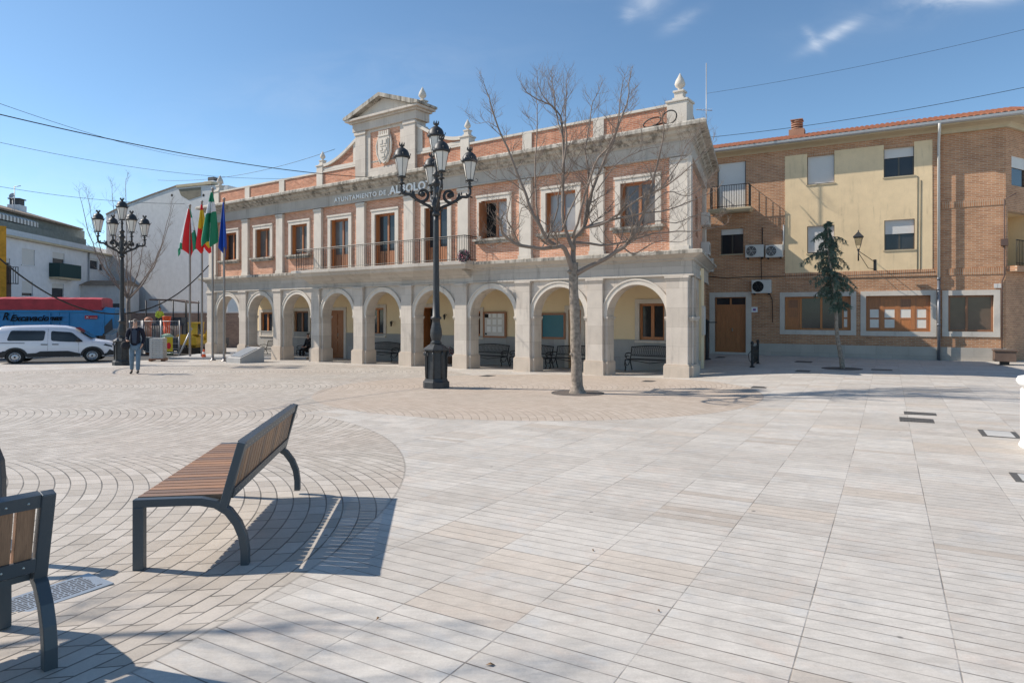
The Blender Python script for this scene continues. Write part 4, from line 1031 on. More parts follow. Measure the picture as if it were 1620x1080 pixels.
# ------------------------------------------------------------------ bare trees
def limb(mb, pts, r0, r1, n=6):
    m = len(pts); mb.tube(pts, [r0+(r1-r0)*(i/(m-1))**.8 for i in range(m)], n, cap=True)
def smooth_pts(pts, k=3, jit=0.0, rnd=None):
    out = []; P_ = [pts[0]]+pts+[pts[-1]]
    for i in range(1, len(P_)-2):
        for j in range(k):
            t = j/k; a, b, c, d = P_[i-1], P_[i], P_[i+1], P_[i+2]
            q = .5*((2*b)+(c-a)*t+(2*a-5*b+4*c-d)*t*t+(3*b-a-3*c+d)*t**3)
            if rnd and jit: q = q+Vector([rnd.uniform(-jit, jit) for _ in range(3)])
            out.append(q)
    out.append(pts[-1]); return out
def twigs(mb, rnd, p, d, L, r, depth, up=.25):
    n = 4 if depth else 3; pts = [p]; q = p.copy(); dd = d.normalized()
    for i in range(n):
        dd = (dd+Vector((rnd.uniform(-.22, .22), rnd.uniform(-.22, .22), rnd.uniform(-.12, .22)+up*.3))).normalized(); q = q+dd*L/n; pts.append(q.copy())
    mb.tube(pts, [r*(1-.75*i/n) for i in range(n+1)], 4 if depth else 3, cap=False)
    if depth <= 0: return
    for i in range(1, n+1):
        for _ in range(rnd.choice((1, 1, 2))):
            a = rnd.uniform(0, 2*pi); side = Vector((cos(a), sin(a)*.9, rnd.uniform(-.3, .6)))
            twigs(mb, rnd, pts[i], (dd*.7+side*.75).normalized(), L*rnd.uniform(.42, .68), r*.55, depth-1, up)
def grow(mb, rnd, pts, r0, r1, every, L, depth, start=.25):
    tot = sum((pts[i+1]-pts[i]).length for i in range(len(pts)-1)); n = max(2, int(tot/every))
    for k in range(n):
        t = start+(1-start)*(k+rnd.random()*.7)/n; t = min(t, .995)
        f = t*(len(pts)-1); i = int(f); p = pts[i].lerp(pts[i+1], f-i); d = (pts[i+1]-pts[i]).normalized()
        a = rnd.uniform(0, 2*pi); s_ = Vector((cos(a), sin(a), rnd.uniform(-.15, .7)))
        twigs(mb, rnd, p, (d*.55+s_*.85).normalized(), L*rnd.uniform(.5, 1.1)*(1.15-.5*t), max(.006, (r0+(r1-r0)*t)*.42), depth)
    twigs(mb, rnd, pts[-1], (pts[-1]-pts[-2]).normalized(), L*.5, r1, depth)
def plaza_tree():
    b = gp(914, 622); d0 = b.y; rnd = random.Random(11)
    r = empty('bare_tree', (b.x, b.y, b.z), 0, 'large bare winter tree in front of the arcade in a round pit', 'tree')
    def q(u, v, dy=0): p_ = P(u, v, d0+dy); return p_-b
    tr = MB(); tp = smooth_pts([q(914, 626), q(913, 600), q(911, 545), q(909, 490), q(907, 440), q(908, 415)], 4, .006, rnd)
    n = len(tp); tr.tube(tp, [(.150+.11*max(0, 1-i/3.0))*(1-.32*i/n)*(1+.05*sin(i*1.7)) for i in range(n)], 14)
    for (u, v, s_) in ((901, 430, .06), (915, 505, .05), (904, 560, .045)):
        c = q(u, v, -.05); tr.lathe(c.x, c.y, [(.01, c.z-s_), (s_, c.z-s_*.3), (s_, c.z+s_*.3), (.01, c.z+s_)], 8)
    tr.build('trunk', M('bark'), r)
    Z = lambda zx, zy: (760+zx/3.274, 90+zy/3.274)
    def zz(L, dys): return [q(*Z(a, c if c > 320 else 320-(320-c)*.80), dys*(i/(len(L)-1))**1.1) for i, (a, c) in enumerate(L)]
    limbs = [  # zoomed picture points, depth spread at the tip, radius, depth of twigs
     ([(478, 1120), (455, 1030), (425, 985), (380, 990), (300, 990), (200, 975), (135, 935), (110, 900)], -1.2, .085, .03),
     ([(400, 985), (345, 945), (310, 880), (265, 800), (230, 700), (190, 600), (140, 470), (95, 370), (60, 250), (40, 165)], -.7, .07, .012),
     ([(200, 975), (170, 900), (140, 840), (150, 760)], -1.5, .03, .01),
     ([(478, 1120), (482, 1010), (486, 940), (535, 885), (560, 780), (590, 660), (640, 540), (690, 430), (735, 300), (765, 190), (770, 80)], .9, .09, .012),
     ([(486, 1000), (440, 900), (425, 760), (432, 600), (428, 470), (420, 340), (390, 260), (320, 210), (250, 160)], .3, .065, .012),
     ([(425, 600), (445, 450), (440, 300), (445, 100)], -.3, .035, .008),
     ([(430, 420), (395, 300), (380, 160), (370, 70)], .8, .028, .008),
     ([(390, 270), (330, 180), (300, 100)], -.5, .022, .007),
     ([(490, 1130), (560, 1085), (640, 1050), (740, 985), (800, 915), (845, 810), (880, 690), (915, 560), (945, 420), (950, 360)], -1.0, .085, .012),
     ([(495, 960), (560, 965), (660, 975), (800, 945), (900, 915), (1010, 905), (1120, 900), (1230, 880)], .8, .045, .010),
     ([(535, 885), (630, 865), (720, 810), (830, 730), (930, 690), (1040, 610), (1165, 490)], -1.2, .048, .009),
     ([(560, 880), (700, 840), (850, 810), (980, 790), (1110, 740), (1200, 700)], 1.3, .04, .009),
     ([(480, 940), (520, 800), (590, 560), (660, 470), (710, 370), (720, 250), (730, 140)], -1.4, .045, .01),
     ([(535, 885), (550, 740), (560, 600), (545, 480), (570, 330), (575, 240), (610, 150)], 1.4, .04, .009),
     ([(310, 890), (290, 760), (285, 600), (290, 420), (295, 280), (290, 180)], 1.3, .035, .009),
     ([(265, 800), (215, 780), (200, 850)], .8, .02, .007),
     ([(420, 900), (470, 780), (520, 690), (640, 600), (760, 560)], -.9, .03, .008),
     ([(345, 945), (400, 780), (410, 690), (480, 560), (560, 420)], 1.0, .03, .008),
     ([(740, 985), (800, 1020), (900, 960), (1020, 960)], -.9, .025, .008),
     ([(845, 810), (960, 700), (1080, 720), (1180, 640)], .9, .022, .007),
     ([(800, 900), (900, 850), (1010, 860), (1120, 820), (1210, 830)], .4, .022, .006),
     ([(930, 690), (1020, 560), (1060, 470), (1120, 400)], .3, .02, .006),
     ([(700, 840), (760, 740), (860, 640), (960, 600), (1050, 520)], -.6, .024, .006),
     ([(200, 975), (120, 960), (60, 990), (10, 950)], .7, .02, .006),
     ([(230, 700), (150, 640), (80, 640), (20, 600)], -.6, .018, .006),
     ([(95, 370), (40, 340), (-10, 345)], .2, .012, .005),
     ([(600, 700), (700, 560), (800, 500), (900, 470)], .7, .022, .007),
    ]
    cr = MB()
    for L, dy, r0, r1 in limbs:
        pts = smooth_pts(zz(L, dy), 3, .012, rnd); r0 *= .84; limb(cr, pts, r0, r1, 7 if r0 > .04 else 5)
        grow(cr, rnd, pts, r0, r1, .30 if r0 > .05 else .26, .74, 2)
    cr.build('crown', M('twig'), r)
    # pit
    mb = MB(); mb.lathe(0, 0, [(.62, -.02), (.62, .012)], 32, smooth=False, sy=.95); o = tag(mb.build('tree_pit', M('soil')), 'round dark earth pit at the foot of the large bare tree', 'tree pit'); o.location = b
    mb = MB(); mb.lathe(0, 0, [(.625, -.02), (.625, .016), (.66, .016), (.66, -.02)], 32, smooth=False, sy=.95); mb.f = [f for f in mb.f if len(f) == 4]; mb.m = mb.m[:len(mb.f)]; mb.sm = mb.sm[:len(mb.f)]; o2 = mb.build('rim', M('grate'), o)
plaza_tree()
def street_tree(name, base, fork_h, hgt, spread, seed, label, r0=.13, every=.5, dens=2, nl=9):
    rnd = random.Random(seed); r = empty(name, base, 0, label, 'tree')
    MB().tube(smooth_pts([Vector((0, 0, -.1)), Vector((.02, 0, fork_h*.5)), Vector((0, 0, fork_h))], 3, .01, rnd), [r0*1.25]+[r0]*6, 10).build('trunk', M('bark'), r)
    cr = MB()
    for k in range(nl):
        a = k*2*pi/nl+rnd.uniform(-.3, .3); s_ = spread*rnd.uniform(.35, 1); h = hgt*rnd.uniform(.82, 1) if k % 2 else hgt*rnd.uniform(.55, .85)
        pts = [Vector((0, 0, fork_h-.1)), Vector((cos(a)*s_*.4, sin(a)*s_*.4, fork_h+(h-fork_h)*.22)), Vector((cos(a)*s_*.75, sin(a)*s_*.75, fork_h+(h-fork_h)*.55)), Vector((cos(a)*s_, sin(a)*s_, h))]
        pts = smooth_pts(pts, 4, .04, rnd); limb(cr, pts, r0*.5, .012, 6); grow(cr, rnd, pts, r0*.5, .012, every, 1.2, dens)
    cr.build('crown', M('twig'), r); return r
t = P(203, 497, 43); street_tree('bare_tree', (t.x, t.y, G(t.x, t.y)), 3.6, 11.8, 3.3, 5, 'tall bare pollarded tree behind the lamp beside the grey gable', .12, .8, 2, 9)
street_tree('bare_tree', (-7.4, 3.0, 0), 2.6, 7.2, 2.4, 21, 'bare tree just beyond the left edge that shades the near paving', .15, .5, 2, 13)

def conifer():
    b = gp(1332, 583); rnd = random.Random(4); d0 = b.y
    r = empty('conifer_tree', b, 0, 'slim drooping blue green cedar with a leaning bare stem', 'tree')
    q = lambda u, v, dy=0: P(u, v, d0+dy)-b
    st = smooth_pts([q(1333, 584), q(1330, 560), q(1324, 530), q(1322, 490), q(1318, 450), q(1312, 410), q(1310, 375), q(1309, 350)], 3, .008, rnd)
    MB().tube(st, [.085-.07*i/(len(st)-1) for i in range(len(st))], 9).build('trunk', M('bark'), r)
    cr = MB(); nd = MB()
    def needles(p, d, L, dense=1.0):
        for _ in range(int(21*L*dense)+4):
            t = rnd.random(); c = p+d*L*t
            a = rnd.uniform(0, 2*pi); w = Vector((cos(a)*.8, sin(a)*.8, rnd.uniform(-.9, .35))).normalized(); l = rnd.uniform(.05, .12)
            s_ = w.cross(Vector((rnd.random(), rnd.random(), rnd.random()))).normalized()*.010
            nd.add([c-s_, c+s_, c+w*l+d*.03], [(0, 1, 2)])
            if rnd.random() < .6:
                e = Vector((rnd.uniform(-.25, .25), rnd.uniform(-.25, .25), -1)).normalized()*rnd.uniform(.04, .13); nd.add([c-s_*1.2, c+s_*1.2, c+e], [(0, 1, 2)])
    n = len(st)
    def at(z):
        for i in range(n-1):
            if st[i].z <= z <= st[i+1].z: return st[i].lerp(st[i+1], (z-st[i].z)/(st[i+1].z-st[i].z))
        return st[-1]
    zb, zt_ = q(0, 535).z, st[-1].z
    # layered sprays: reach depends on the height, with gaps as in the photo
    prof = [(350, .10), (365, .25), (378, .7), (390, .3), (404, 1.0), (416, .35), (430, .35), (441, 1.15), (454, .6), (470, .42), (490, .42), (505, .45), (520, .48), (533, .25)]
    for k in range(92):
        v = 350+(534-350)*(k+rnd.random())/120
        for i in range(len(prof)-1):
            if prof[i][0] <= v <= prof[i+1][0]: f = (v-prof[i][0])/(prof[i+1][0]-prof[i][0]); R = prof[i][1]*(1-f)+prof[i+1][1]*f
        c = at(q(0, v).z); a = rnd.uniform(0, 2*pi); R *= rnd.uniform(.35, 1.12)
        if v > 465: c = c+Vector((.18, 0, 0))*min(1, (v-465)/30)
        o = Vector((cos(a), sin(a), 0)); m_ = 5; pts = []
        for i in range(m_+1):
            t = i/m_; pts.append(c+o*R*t+Vector((0, 0, .16*R*sin(t*pi*.7)-.34*R*t*t)))
        cr.tube(pts, [.014*(1-.8*i/m_) for i in range(m_+1)], 3, cap=False)
        for i in range(m_):
            d = (pts[i+1]-pts[i]); L = d.length; needles(pts[i], d.normalized(), L, 2.2)
            for _ in range(2):
                h = Vector((rnd.uniform(-.5, .5), rnd.uniform(-.5, .5), -1)).normalized(); Lh = rnd.uniform(.08, .26)*min(1, R*1.6); cr.tube([pts[i+1], pts[i+1]+h*Lh], [.006, .002], 3, cap=False); needles(pts[i+1], h, Lh, 2.4)
    cr.build('branches', M('twig'), r); nd.build('foliage', M('needle'), r)
    mb = MB(); mb.lathe(0, 0, [(.62, -.02), (.62, .010)], 32, smooth=False); o = tag(mb.build('tree_pit', M('soil')), 'round dark earth pit around the leaning cedar stem', 'tree pit'); o.location = b
conifer()

# ------------------------------------------------------------------ people
def human(name, pose, base, rz, label, cloth, scale=1.0, hair='hair', fingers=True, extra=None, cat='person'):
    J = dict(pelvis=(0, 0, .95), waist=(0, 0, 1.08), chest=(0, -.01, 1.32), neckb=(0, 0, 1.49), neck=(0, -.01, 1.56), chin=(0, -.035, 1.62), head=(0, -.01, 1.70), top=(0, 0, 1.78), nose=(0, -.105, 1.675),
             sL=(.18, 0, 1.44), eL=(.25, .02, 1.16), wL=(.24, -.06, .92), hL=(.24, -.09, .83), sR=(-.18, 0, 1.44), eR=(-.25, .02, 1.16), wR=(-.24, -.06, .92), hR=(-.24, -.09, .83),
             pL=(.095, 0, .90), kL=(.11, -.03, .50), aL=(.11, .03, .09), tL=(.12, -.14, .03), pR=(-.095, 0, .90), kR=(-.11, -.03, .50), aR=(-.11, .03, .09), tR=(-.12, -.14, .03))
    J.update(pose)
    R = dict(pelvis=.13, waist=.12, chest=.135, neckb=.07, neck=.055, chin=.065, head=.088, top=.06, nose=.016, sL=.06, eL=.042, wL=.028, hL=.036, pL=.085, kL=.055, aL=.038, tL=.032)
    for k in list(R):
        if k[-1] == 'L' and k[0] in 'sewhpkat' and len(k) == 2: R[k[0]+'R'] = R[k]
    E = [('pelvis', 'waist'), ('waist', 'chest'), ('chest', 'neckb'), ('neckb', 'neck'), ('neck', 'chin'), ('chin', 'head'), ('head', 'top'), ('head', 'nose')]
    for s_ in 'LR': E += [('neckb', 's'+s_), ('s'+s_, 'e'+s_), ('e'+s_, 'w'+s_), ('w'+s_, 'h'+s_), ('pelvis', 'p'+s_), ('p'+s_, 'k'+s_), ('k'+s_, 'a'+s_), ('a'+s_, 't'+s_)]
    def skin(nm, names, edges, rad, mat, parent, sub=1, extra=()):
        idx = {}; vs = []; rs = []
        for k in names: idx[k] = len(vs); vs.append(Vector(J[k])*1.0); rs.append(rad[k])
        for k, pk, pos, rr in extra: idx[k] = len(vs); vs.append(Vector(pos)); rs.append(rr)
        ed = [(idx[a], idx[b]) for a, b in edges]+[(idx[pk], idx[k]) for k, pk, _, _ in extra]
        me = bpy.data.meshes.new(nm); me.from_pydata([tuple(v) for v in vs], ed, []); o = bpy.data.objects.new(nm, me); COL.objects.link(o)
        md = o.modifiers.new('Skin', 'SKIN'); md.use_smooth_shade = True
        for i, sv in enumerate(me.skin_vertices[0].data): sv.radius = (rs[i], rs[i]); sv.use_root = (i == 0)
        ss = o.modifiers.new('Sub', 'SUBSURF'); ss.levels = sub; ss.render_levels = sub
        bpy.context.view_layer.update(); nm2 = bpy.data.meshes.new_from_object(o.evaluated_get(bpy.context.evaluated_depsgraph_get()))
        bpy.data.objects.remove(o); nm2.name = nm; nm2.materials.clear(); nm2.materials.append(M(mat))
        o = bpy.data.objects.new(nm, nm2); COL.objects.link(o); o.parent = parent; return o
    r = empty(name, base, rz, label, cat); r.scale = (scale,)*3
    ex = []
    if fingers:
        for s_ in 'LR':
            h, w = Vector(J['h'+s_]), Vector(J['w'+s_]); d = (h-w).normalized(); sd = d.cross(Vector((0, 0, 1)) if abs(d.z) < .8 else Vector((1, 0, 0))).normalized(); sd = Vector((0, -1, 0)) if abs(d.z) > .8 else sd
            cu = sd.cross(d)
            for i, (o_, l) in enumerate(((-.03, .065), (-.01, .08), (.01, .075), (.03, .06))):
                a = h+sd*o_+d*.02; k1, k2 = 'f%s%d' % (s_, i), 'g%s%d' % (s_, i); ex.append((k1, 'h'+s_, a+d*l*.5, .010)); ex.append((k2, k1, a+d*l+cu*.015, .008))
            ex.append(('t1'+s_, 'w'+s_, w.lerp(h, .5)+sd*-.045, .011)); ex.append(('t2'+s_, 't1'+s_, w.lerp(h, .9)+sd*-.06, .009))
    body = skin('body', list(J), E, R, 'skin', r, 1, ex)
    # clothing
    Rt = dict(R); Rt.update(pelvis=.155, waist=.15, chest=.165, neckb=.085, sL=.085, sR=.085, eL=.062, eR=.062, wL=.045, wR=.045)
    J['hem'] = tuple(Vector(J['pelvis'])+(Vector(J['pelvis'])-Vector(J['waist'])).normalized()*.02); Rt['hem'] = .16
    Rt['wl2'] = Rt['wr2'] = .043
    nm = ['waist', 'hem', 'chest', 'neckb', 'sL', 'eL', 'wL', 'sR', 'eR', 'wR']
    skin('jacket', nm, [('waist', 'hem'), ('waist', 'chest'), ('chest', 'neckb'), ('neckb', 'sL'), ('sL', 'eL'), ('eL', 'wL'), ('neckb', 'sR'), ('sR', 'eR'), ('eR', 'wR')], Rt, cloth[0], r, 2)
    Rp = dict(R); Rp.update(pelvis=.145, pL=.10, pR=.10, kL=.075, kR=.075, aL=.06, aR=.06, waist=.13)
    skin('trousers', ['pelvis', 'pL', 'kL', 'aL', 'pR', 'kR', 'aR'], [('pelvis', 'pL'), ('pL', 'kL'), ('kL', 'aL'), ('pelvis', 'pR'), ('pR', 'kR'), ('kR', 'aR')], Rp, cloth[1], r, 2)
    for s_ in 'LR':
        a, t = Vector(J['a'+s_]), Vector(J['t'+s_]); J['h1'], J['h2'], J['h3'] = a+Vector((0, 0, -.03)), t.lerp(a, .4), t+(t-a).normalized()*.04
        skin('shoe', ['h1', 'h2', 'h3'], [('h1', 'h2'), ('h2', 'h3')], dict(h1=.052, h2=.046, h3=.036), 'shoe', r, 1)
    hd = Vector(J['head']); 
    mb = MB(Matrix.Translation(hd)); mb.lathe(0, .02, [(.080, .05), (.090, .06), (.082, .085), (.055, .108), (.02, .118)], 12, sx=.92, sy=1.0); mb.build('hair', M(hair), r)
    mb = MB(Matrix.Translation(hd))
    for sx in (-1, 1): mb.lathe(sx*.032, -.078, [(.004, -.012), (.013, -.004), (.013, .004), (.004, .012)], 6)
    mb.build('eyes', M('black'), body)
    mb = MB(Matrix.Translation(hd)); mb.box(-.025, .025, -.088, -.07, -.066, -.058); mb.build('mouth', plain('lips', (.25, .08, .06), .6), body)
    return r
# walking man: faces the viewer, hand in pocket on one side, bag over the other forearm
p = gp(214, 591)
man = human('person', dict(head=(0, -.02, 1.70), sL=(.19, 0, 1.45), eL=(.25, .06, 1.18), wL=(.21, -.04, .97), hL=(.18, -.06, .90),
      sR=(-.19, 0, 1.45), eR=(-.24, .02, 1.19), wR=(-.22, -.20, 1.10), hR=(-.19, -.27, 1.10),
      kL=(.10, -.10, .52), aL=(.09, -.10, .10), tL=(.10, -.27, .06), kR=(-.10, .0, .50), aR=(-.12, .14, .11), tR=(-.13, -.02, .03)),
      p, radians(22), 'man in dark jacket and pale jeans walking towards the viewer beside the far lamp', ('navy', 'jeans'), 1.07)
o = MB().prism([(-.055, 1.02), (.055, 1.02), (.075, 1.42), (0, 1.5), (-.075, 1.42)], -.178, -.165).build('shirt_front', M('tshirt'), man)
r = empty('shoulder_bag', man.matrix_basis @ Vector((-.25, -.22, .93)), radians(22), 'dark bag held on the forearm of the walking man', 'bag')
mb = MB(); mb.lathe(0, 0, [(.05, -.12), (.12, -.10), (.15, .0), (.13, .12), (.05, .17)], 12, sy=.6); mb.build('bag_body', M('darkcloth'), r); MB().tube([(-.08, 0, .1), (-.03, 0, .24), (.05, 0, .25), (.09, 0, .1)], .012, 5).build('strap', M('darkcloth'), r)
SIT = dict(pelvis=(0, .05, .52), waist=(0, .07, .66), chest=(0, .05, .90), neckb=(0, .03, 1.07), neck=(0, .01, 1.13), chin=(0, -.03, 1.18), head=(0, -.01, 1.26), top=(0, 0, 1.34), nose=(0, -.105, 1.235),
   sL=(.18, .03, 1.02), eL=(.25, -.02, .75), wL=(.14, -.24, .66), hL=(.09, -.32, .64), sR=(-.18, .03, 1.02), eR=(-.25, -.02, .75), wR=(-.14, -.24, .66), hR=(-.09, -.32, .64),
   pL=(.095, .0, .50), kL=(.13, -.44, .50), aL=(.13, -.42, .09), tL=(.14, -.58, .03), pR=(-.095, .0, .50), kR=(-.13, -.44, .50), aR=(-.13, -.42, .09), tR=(-.14, -.58, .03))

# ------------------------------------------------------------------ iron benches and a person under the arcade
def make_iron_bench(L=1.75):
    r = empty('iron_bench', (0, 0, 0)); ir = M('iron')      # x along the length (centred), -y is the front
    for s_ in (-1, 1):
        x = s_*L/2; mb = MB()
        mb.tube([(x, .02, .40), (x, .10, .55), (x, .16, .80), (x, .20, .88)], .02, 6); mb.tube([(x, .02, .40), (x, .10, .2), (x, .20, .0)], .022, 6)
        mb.tube([(x, -.40, .42), (x, -.44, .25), (x, -.36, .12), (x, -.42, .0)], .022, 6); mb.tube([(x, .02, .40), (x, -.40, .42)], .02, 6)
        mb.tube([(x, .12, .62), (x, -.1, .66), (x, -.34, .64), (x, -.42, .56), (x, -.36, .50), (x, -.30, .55)], .02, 6); mb.tube([(x, .0, .36), (x, -.12, .22), (x, -.3, .2), (x, -.38, .3)], .015, 5); mb.tube([(x, -.3, .46), (x, -.2, .56), (x, -.05, .5)], .013, 5)
        mb.build('end_frame', ir, r)
    mb = MB()
    for k in range(7): y = -.40+k*.068; mb.box(-L/2+.02, L/2-.02, y, y+.045, .425, .445)
    mb.build('seat', M('wooddk') if False else ir, r)
    mb = MB(); t = .012
    top = [(-L/2+L*i/12, .19, .86+.06*sin(pi*i/12)) for i in range(13)]; mb.tube(top, .018, 5); mb.tube([(-L/2, .10, .55), (L/2, .10, .55)], .014, 5)
    for k in range(1, 24):
        x = -L/2+L*k/24; z = .86+.06*sin(pi*k/24); mb.tube([(x, .10, .55), (x+.05, .14, .70), (x, .19, z)], .007, 3); mb.tube([(x, .10, .55), (x-.05, .14, .70), (x, .19, z)], .007, 3)
    mb.build('back_lattice', ir, r)
    MB().tube([(-L/2, -.2, .40), (-L*.25, -.2, .36), (0, -.2, .30), (L*.25, -.2, .36), (L/2, -.2, .40)], .012, 4).build('brace', ir, r)
    return r
ib = make_iron_bench(); ibs = [(-1.12, 'black iron bench under the arch nearest the corner'), (-4.75, 'black iron bench partly behind the pier right of the teal board'), (-5.9, 'x'), ]
spots = [(-1.35, 2.35, 0, 'black iron bench seen whole under the arch nearest the corner'), (-4.60, 2.35, 0, 'black iron bench below the teal board, behind the bare tree'),
         (-6.55, 2.35, 0, 'black iron bench below the white notice board'), (-8.75, 2.35, 0, 'black iron bench between the white notice board and the open doorway'), (-15.2, 2.35, 0, 'black iron bench under the window between the open doorway and the closed door'),
         (-20.6, 2.35, 0, 'black iron bench on which the dark clothed person sits'), (-24.0, 2.35, 0, 'black iron bench behind the sloping stone block')]
for i, (x, y, a, lab) in enumerate(spots):
    o = ib if i == 0 else copy_tree(ib); w = tw(x, y, 0); o.location = (w.x, w.y, G(w.x, w.y)); o.rotation_euler.z = TROT+a
    tag(o, lab, 'bench', 'black iron benches under the arcade')
w = tw(-20.9, 2.25, 0); human('person', SIT, (w.x, w.y, G(w.x, w.y)-.05), TROT, 'dark clothed person sitting on an iron bench under the arcade', ('darkcloth', 'darkcloth'), 1.0, 'darkcloth')
w = tw(-28.4, 3.6, 0); human('person', SIT, (w.x, w.y, G(w.x, w.y)-.05), TROT-.6, 'person in a white top seen sitting through the last arch', ('cloth2', 'darkgrey'), 1.0)
w = tw(-28.4, 3.75, 0); o = MB().box(-.9, .9, -.28, .22, .32, .42).box(-.75, -.55, -.2, .15, 0, .32).box(.55, .75, -.2, .15, 0, .32).build('stone_bench', M('monu')); o.location = (w.x, w.y, G(w.x, w.y)-.03); o.rotation_euler.z = TROT-.6; tag(o, 'low grey stone seat beyond the last arch', 'bench')
# potted plant beside the entrance
w = tw(ts(710, 2.3), 2.3, 0); r = empty('potted_plant', (w.x, w.y, G(w.x, w.y)), 0, 'potted plant with purple flowers right of the open doorway', 'plant')
MB().lathe(0, 0, [(.14, 0), (.2, .3), (.22, .32), (.18, .32)], 12).build('pot', M('rust'), r)
mb = MB(); rr = random.Random(2)
for _ in range(420):
    d = Vector((rr.gauss(0, 1), rr.gauss(0, 1), rr.gauss(0, 1))).normalized()*rr.uniform(.1, .3); c = Vector((0, 0, .55))+d; a = Vector((rr.uniform(-1, 1), rr.uniform(-1, 1), rr.uniform(-1, 1))).normalized()*.045; b_ = a.cross(d).normalized()*.02; mb.add([c-b_, c+b_, c+a], [(0, 1, 2)], rr.choice((0, 0, 1)))
mb.build('leaves', [M('needle'), M('pink')], r)
# wreath of flowers on the balcony corner
w = tw(-7.72, -.72, 3.88); r = empty('flower_basket', w, TROT, 'dark round basket of pink flowers hung on the right end of the balcony', 'flower basket')
mb = MB(); rr = random.Random(8); mb.tube([(.19*cos(t*pi/8), 0, .19*sin(t*pi/8)) for t in range(17)], .06, 7); mb.build('ring', M('darkgrey'), r)
mb = MB()
for _ in range(500):
    a = rr.uniform(0, 2*pi); q_ = rr.uniform(.05, .27); c = Vector((q_*cos(a), rr.uniform(-.1, .1), q_*sin(a))); e = Vector((rr.uniform(-1, 1), rr.uniform(-1, 1), rr.uniform(-1, 1))).normalized()*.05; f_ = e.cross(Vector((0, 1, 0))).normalized()*.02; mb.add([c-f_, c+f_, c+e], [(0, 1, 2)], 1 if rr.random() < .25 else 0)
mb.build('blooms', [M('darkcloth'), M('pink')], r)

# ------------------------------------------------------------------ plaza furniture
# stone lectern block
def monument():
    b = gp(388, 573); r = empty('stone_monument', (b.x, b.y, b.z), radians(-34), 'low grey stone block with a sloping inscribed top by the flagpoles', 'monument')
    pr = [(-.55, -.02), (.95, -.02), (.95, .62), (.80, .66), (-.55, .22)]
    MB().prism([(a, c) for a, c in [(-.62, -.05), (.62, -.05), (.62, .70), (.50, .70), (-.62, .24)]], -.55, .55, ax='x').build('block', M('monu'), r, .01)
    mb = MB(); d = Vector((0, 1.12, .46)).normalized()
    vs = [Vector((x, -.60, .262))+d*t+Vector((0, -.004, .012)) for t in (.1, 1.05) for x in (-.42, .42)]; mb.add(vs, [(0, 1, 3, 2)]); mb.build('inscribed_plate', M('plate'), r)
monument()
# flagpoles and flags
def flag(name, u, vb, vt, strips, label, cloth_w, hgt, zt, order, slant):
    b = gp(u, vb); top = H+(CV-vt)/F*b.y; r = empty('flagpole', (b.x, b.y, b.z), 0, label[0], 'flagpole', 'flagpoles in a row before the town hall')
    h = top-b.z
    MB().lathe(0, 0, [(.16, 0), (.16, .03), (.07, .05), (.06, .25), (.052, h*.6), (.045, h), (.07, h+.02), (.07, h+.06), (.02, h+.10)], 10).build('pole', M('pole'), r)
    f = empty('flag', (b.x, b.y, b.z+h-.15), 0, label[1], 'flag', 'limp flags on the poles')
    rnd = random.Random(u); folds = 40; rows = 26
    mb = MB(); vs = []; fs = []; n = folds
    for j in range(rows+1):
        t = j/rows
        for i in range(n+1):
            a = i/n; wd = .12+.88*min(1, t*1.15)**.9
            x = (cloth_w[0]+(cloth_w[1]-cloth_w[0])*a)*wd+slant*.05*sin(a*17+t*3)*t
            y = -.09+(.10+.10*t)*sin(a*11+order+t*1.2)*min(1, t*2+.2)
            z = -t*hgt*(1-.16*abs(sin(a*pi*1.5+order)))-.06*t*cos(a*9+order); vs.append((x, y, z))
    mb.add(vs, [], 0)
    for j in range(rows):
        for i in range(n):
            b0 = j*(n+1)+i; mb.f.append([b0, b0+1, b0+n+2, b0+n+1]); mb.m.append(strips[1]((i+.5)/n, (j+.5)/rows)); mb.sm.append(True)
    o = mb.build('cloth', [M(q_) for q_ in strips[0]], f); md = o.modifiers.new('thick', 'SOLIDIFY'); md.thickness = .012
    return f
flag('a', 300.5, 567, 326, (('green', 'fwhite', 'fred'), lambda a, t: (0 if t > .84 else 1) if a < .36 else (2 if a < .78 else (1 if .42 < t+a*.2 < .74 else 0))), ('leftmost of the four flagpoles, left of the traffic cone', 'limp red, white and green flag, leftmost of the four'), (-.66, .5), 2.6, 0, .4, -1)
flag('b', 319.5, 567, 320, (('fred', 'fyellow'), lambda a, t: 0 if t < .12 else (1 if t < .48+.12*a else (0 if t < .66 else (1 if a > .72 and t < .9 else 0)))), ('flagpole right of the traffic cone with the red and yellow flag', 'limp red and yellow flag'), (-.2, .4), 2.6, 0, 1.9, 1)
flag('c', 336.5, 570, 300, (('green', 'fwhite'), lambda a, t: 0 if t < .20 else (1 if t < .42-.05*a else (0 if t < .60 else (1 if .38 < a < .62 else 0)))), ('flagpole before the end arch with the green and white flag', 'limp green and white flag beside the blue one'), (-.42, .27), 2.8, 0, 3.1, -1)
flag('d', 354.5, 571.4, 316, (('fblue',), lambda a, t: 0), ('rightmost flagpole with the blue flag', 'limp plain blue flag'), (-.2, .16), 2.6, 0, .9, -1)

# traffic cone
b = gp(315, 569); r = empty('traffic_cone', (b.x, b.y+.5, G(b.x, b.y+.5)), 0, 'small orange traffic cone with a white band at the foot of the flagpoles', 'traffic cone')
MB().box(-.17, .17, -.17, .17, 0, .03).lathe(0, 0, [(.13, .03), (.03, .50), (.02, .52)], 14).build('cone_body', M('orange'), r); MB().lathe(0, 0, [(.083, .27), (.058, .38)], 14).build('white_band', M('white'), r)
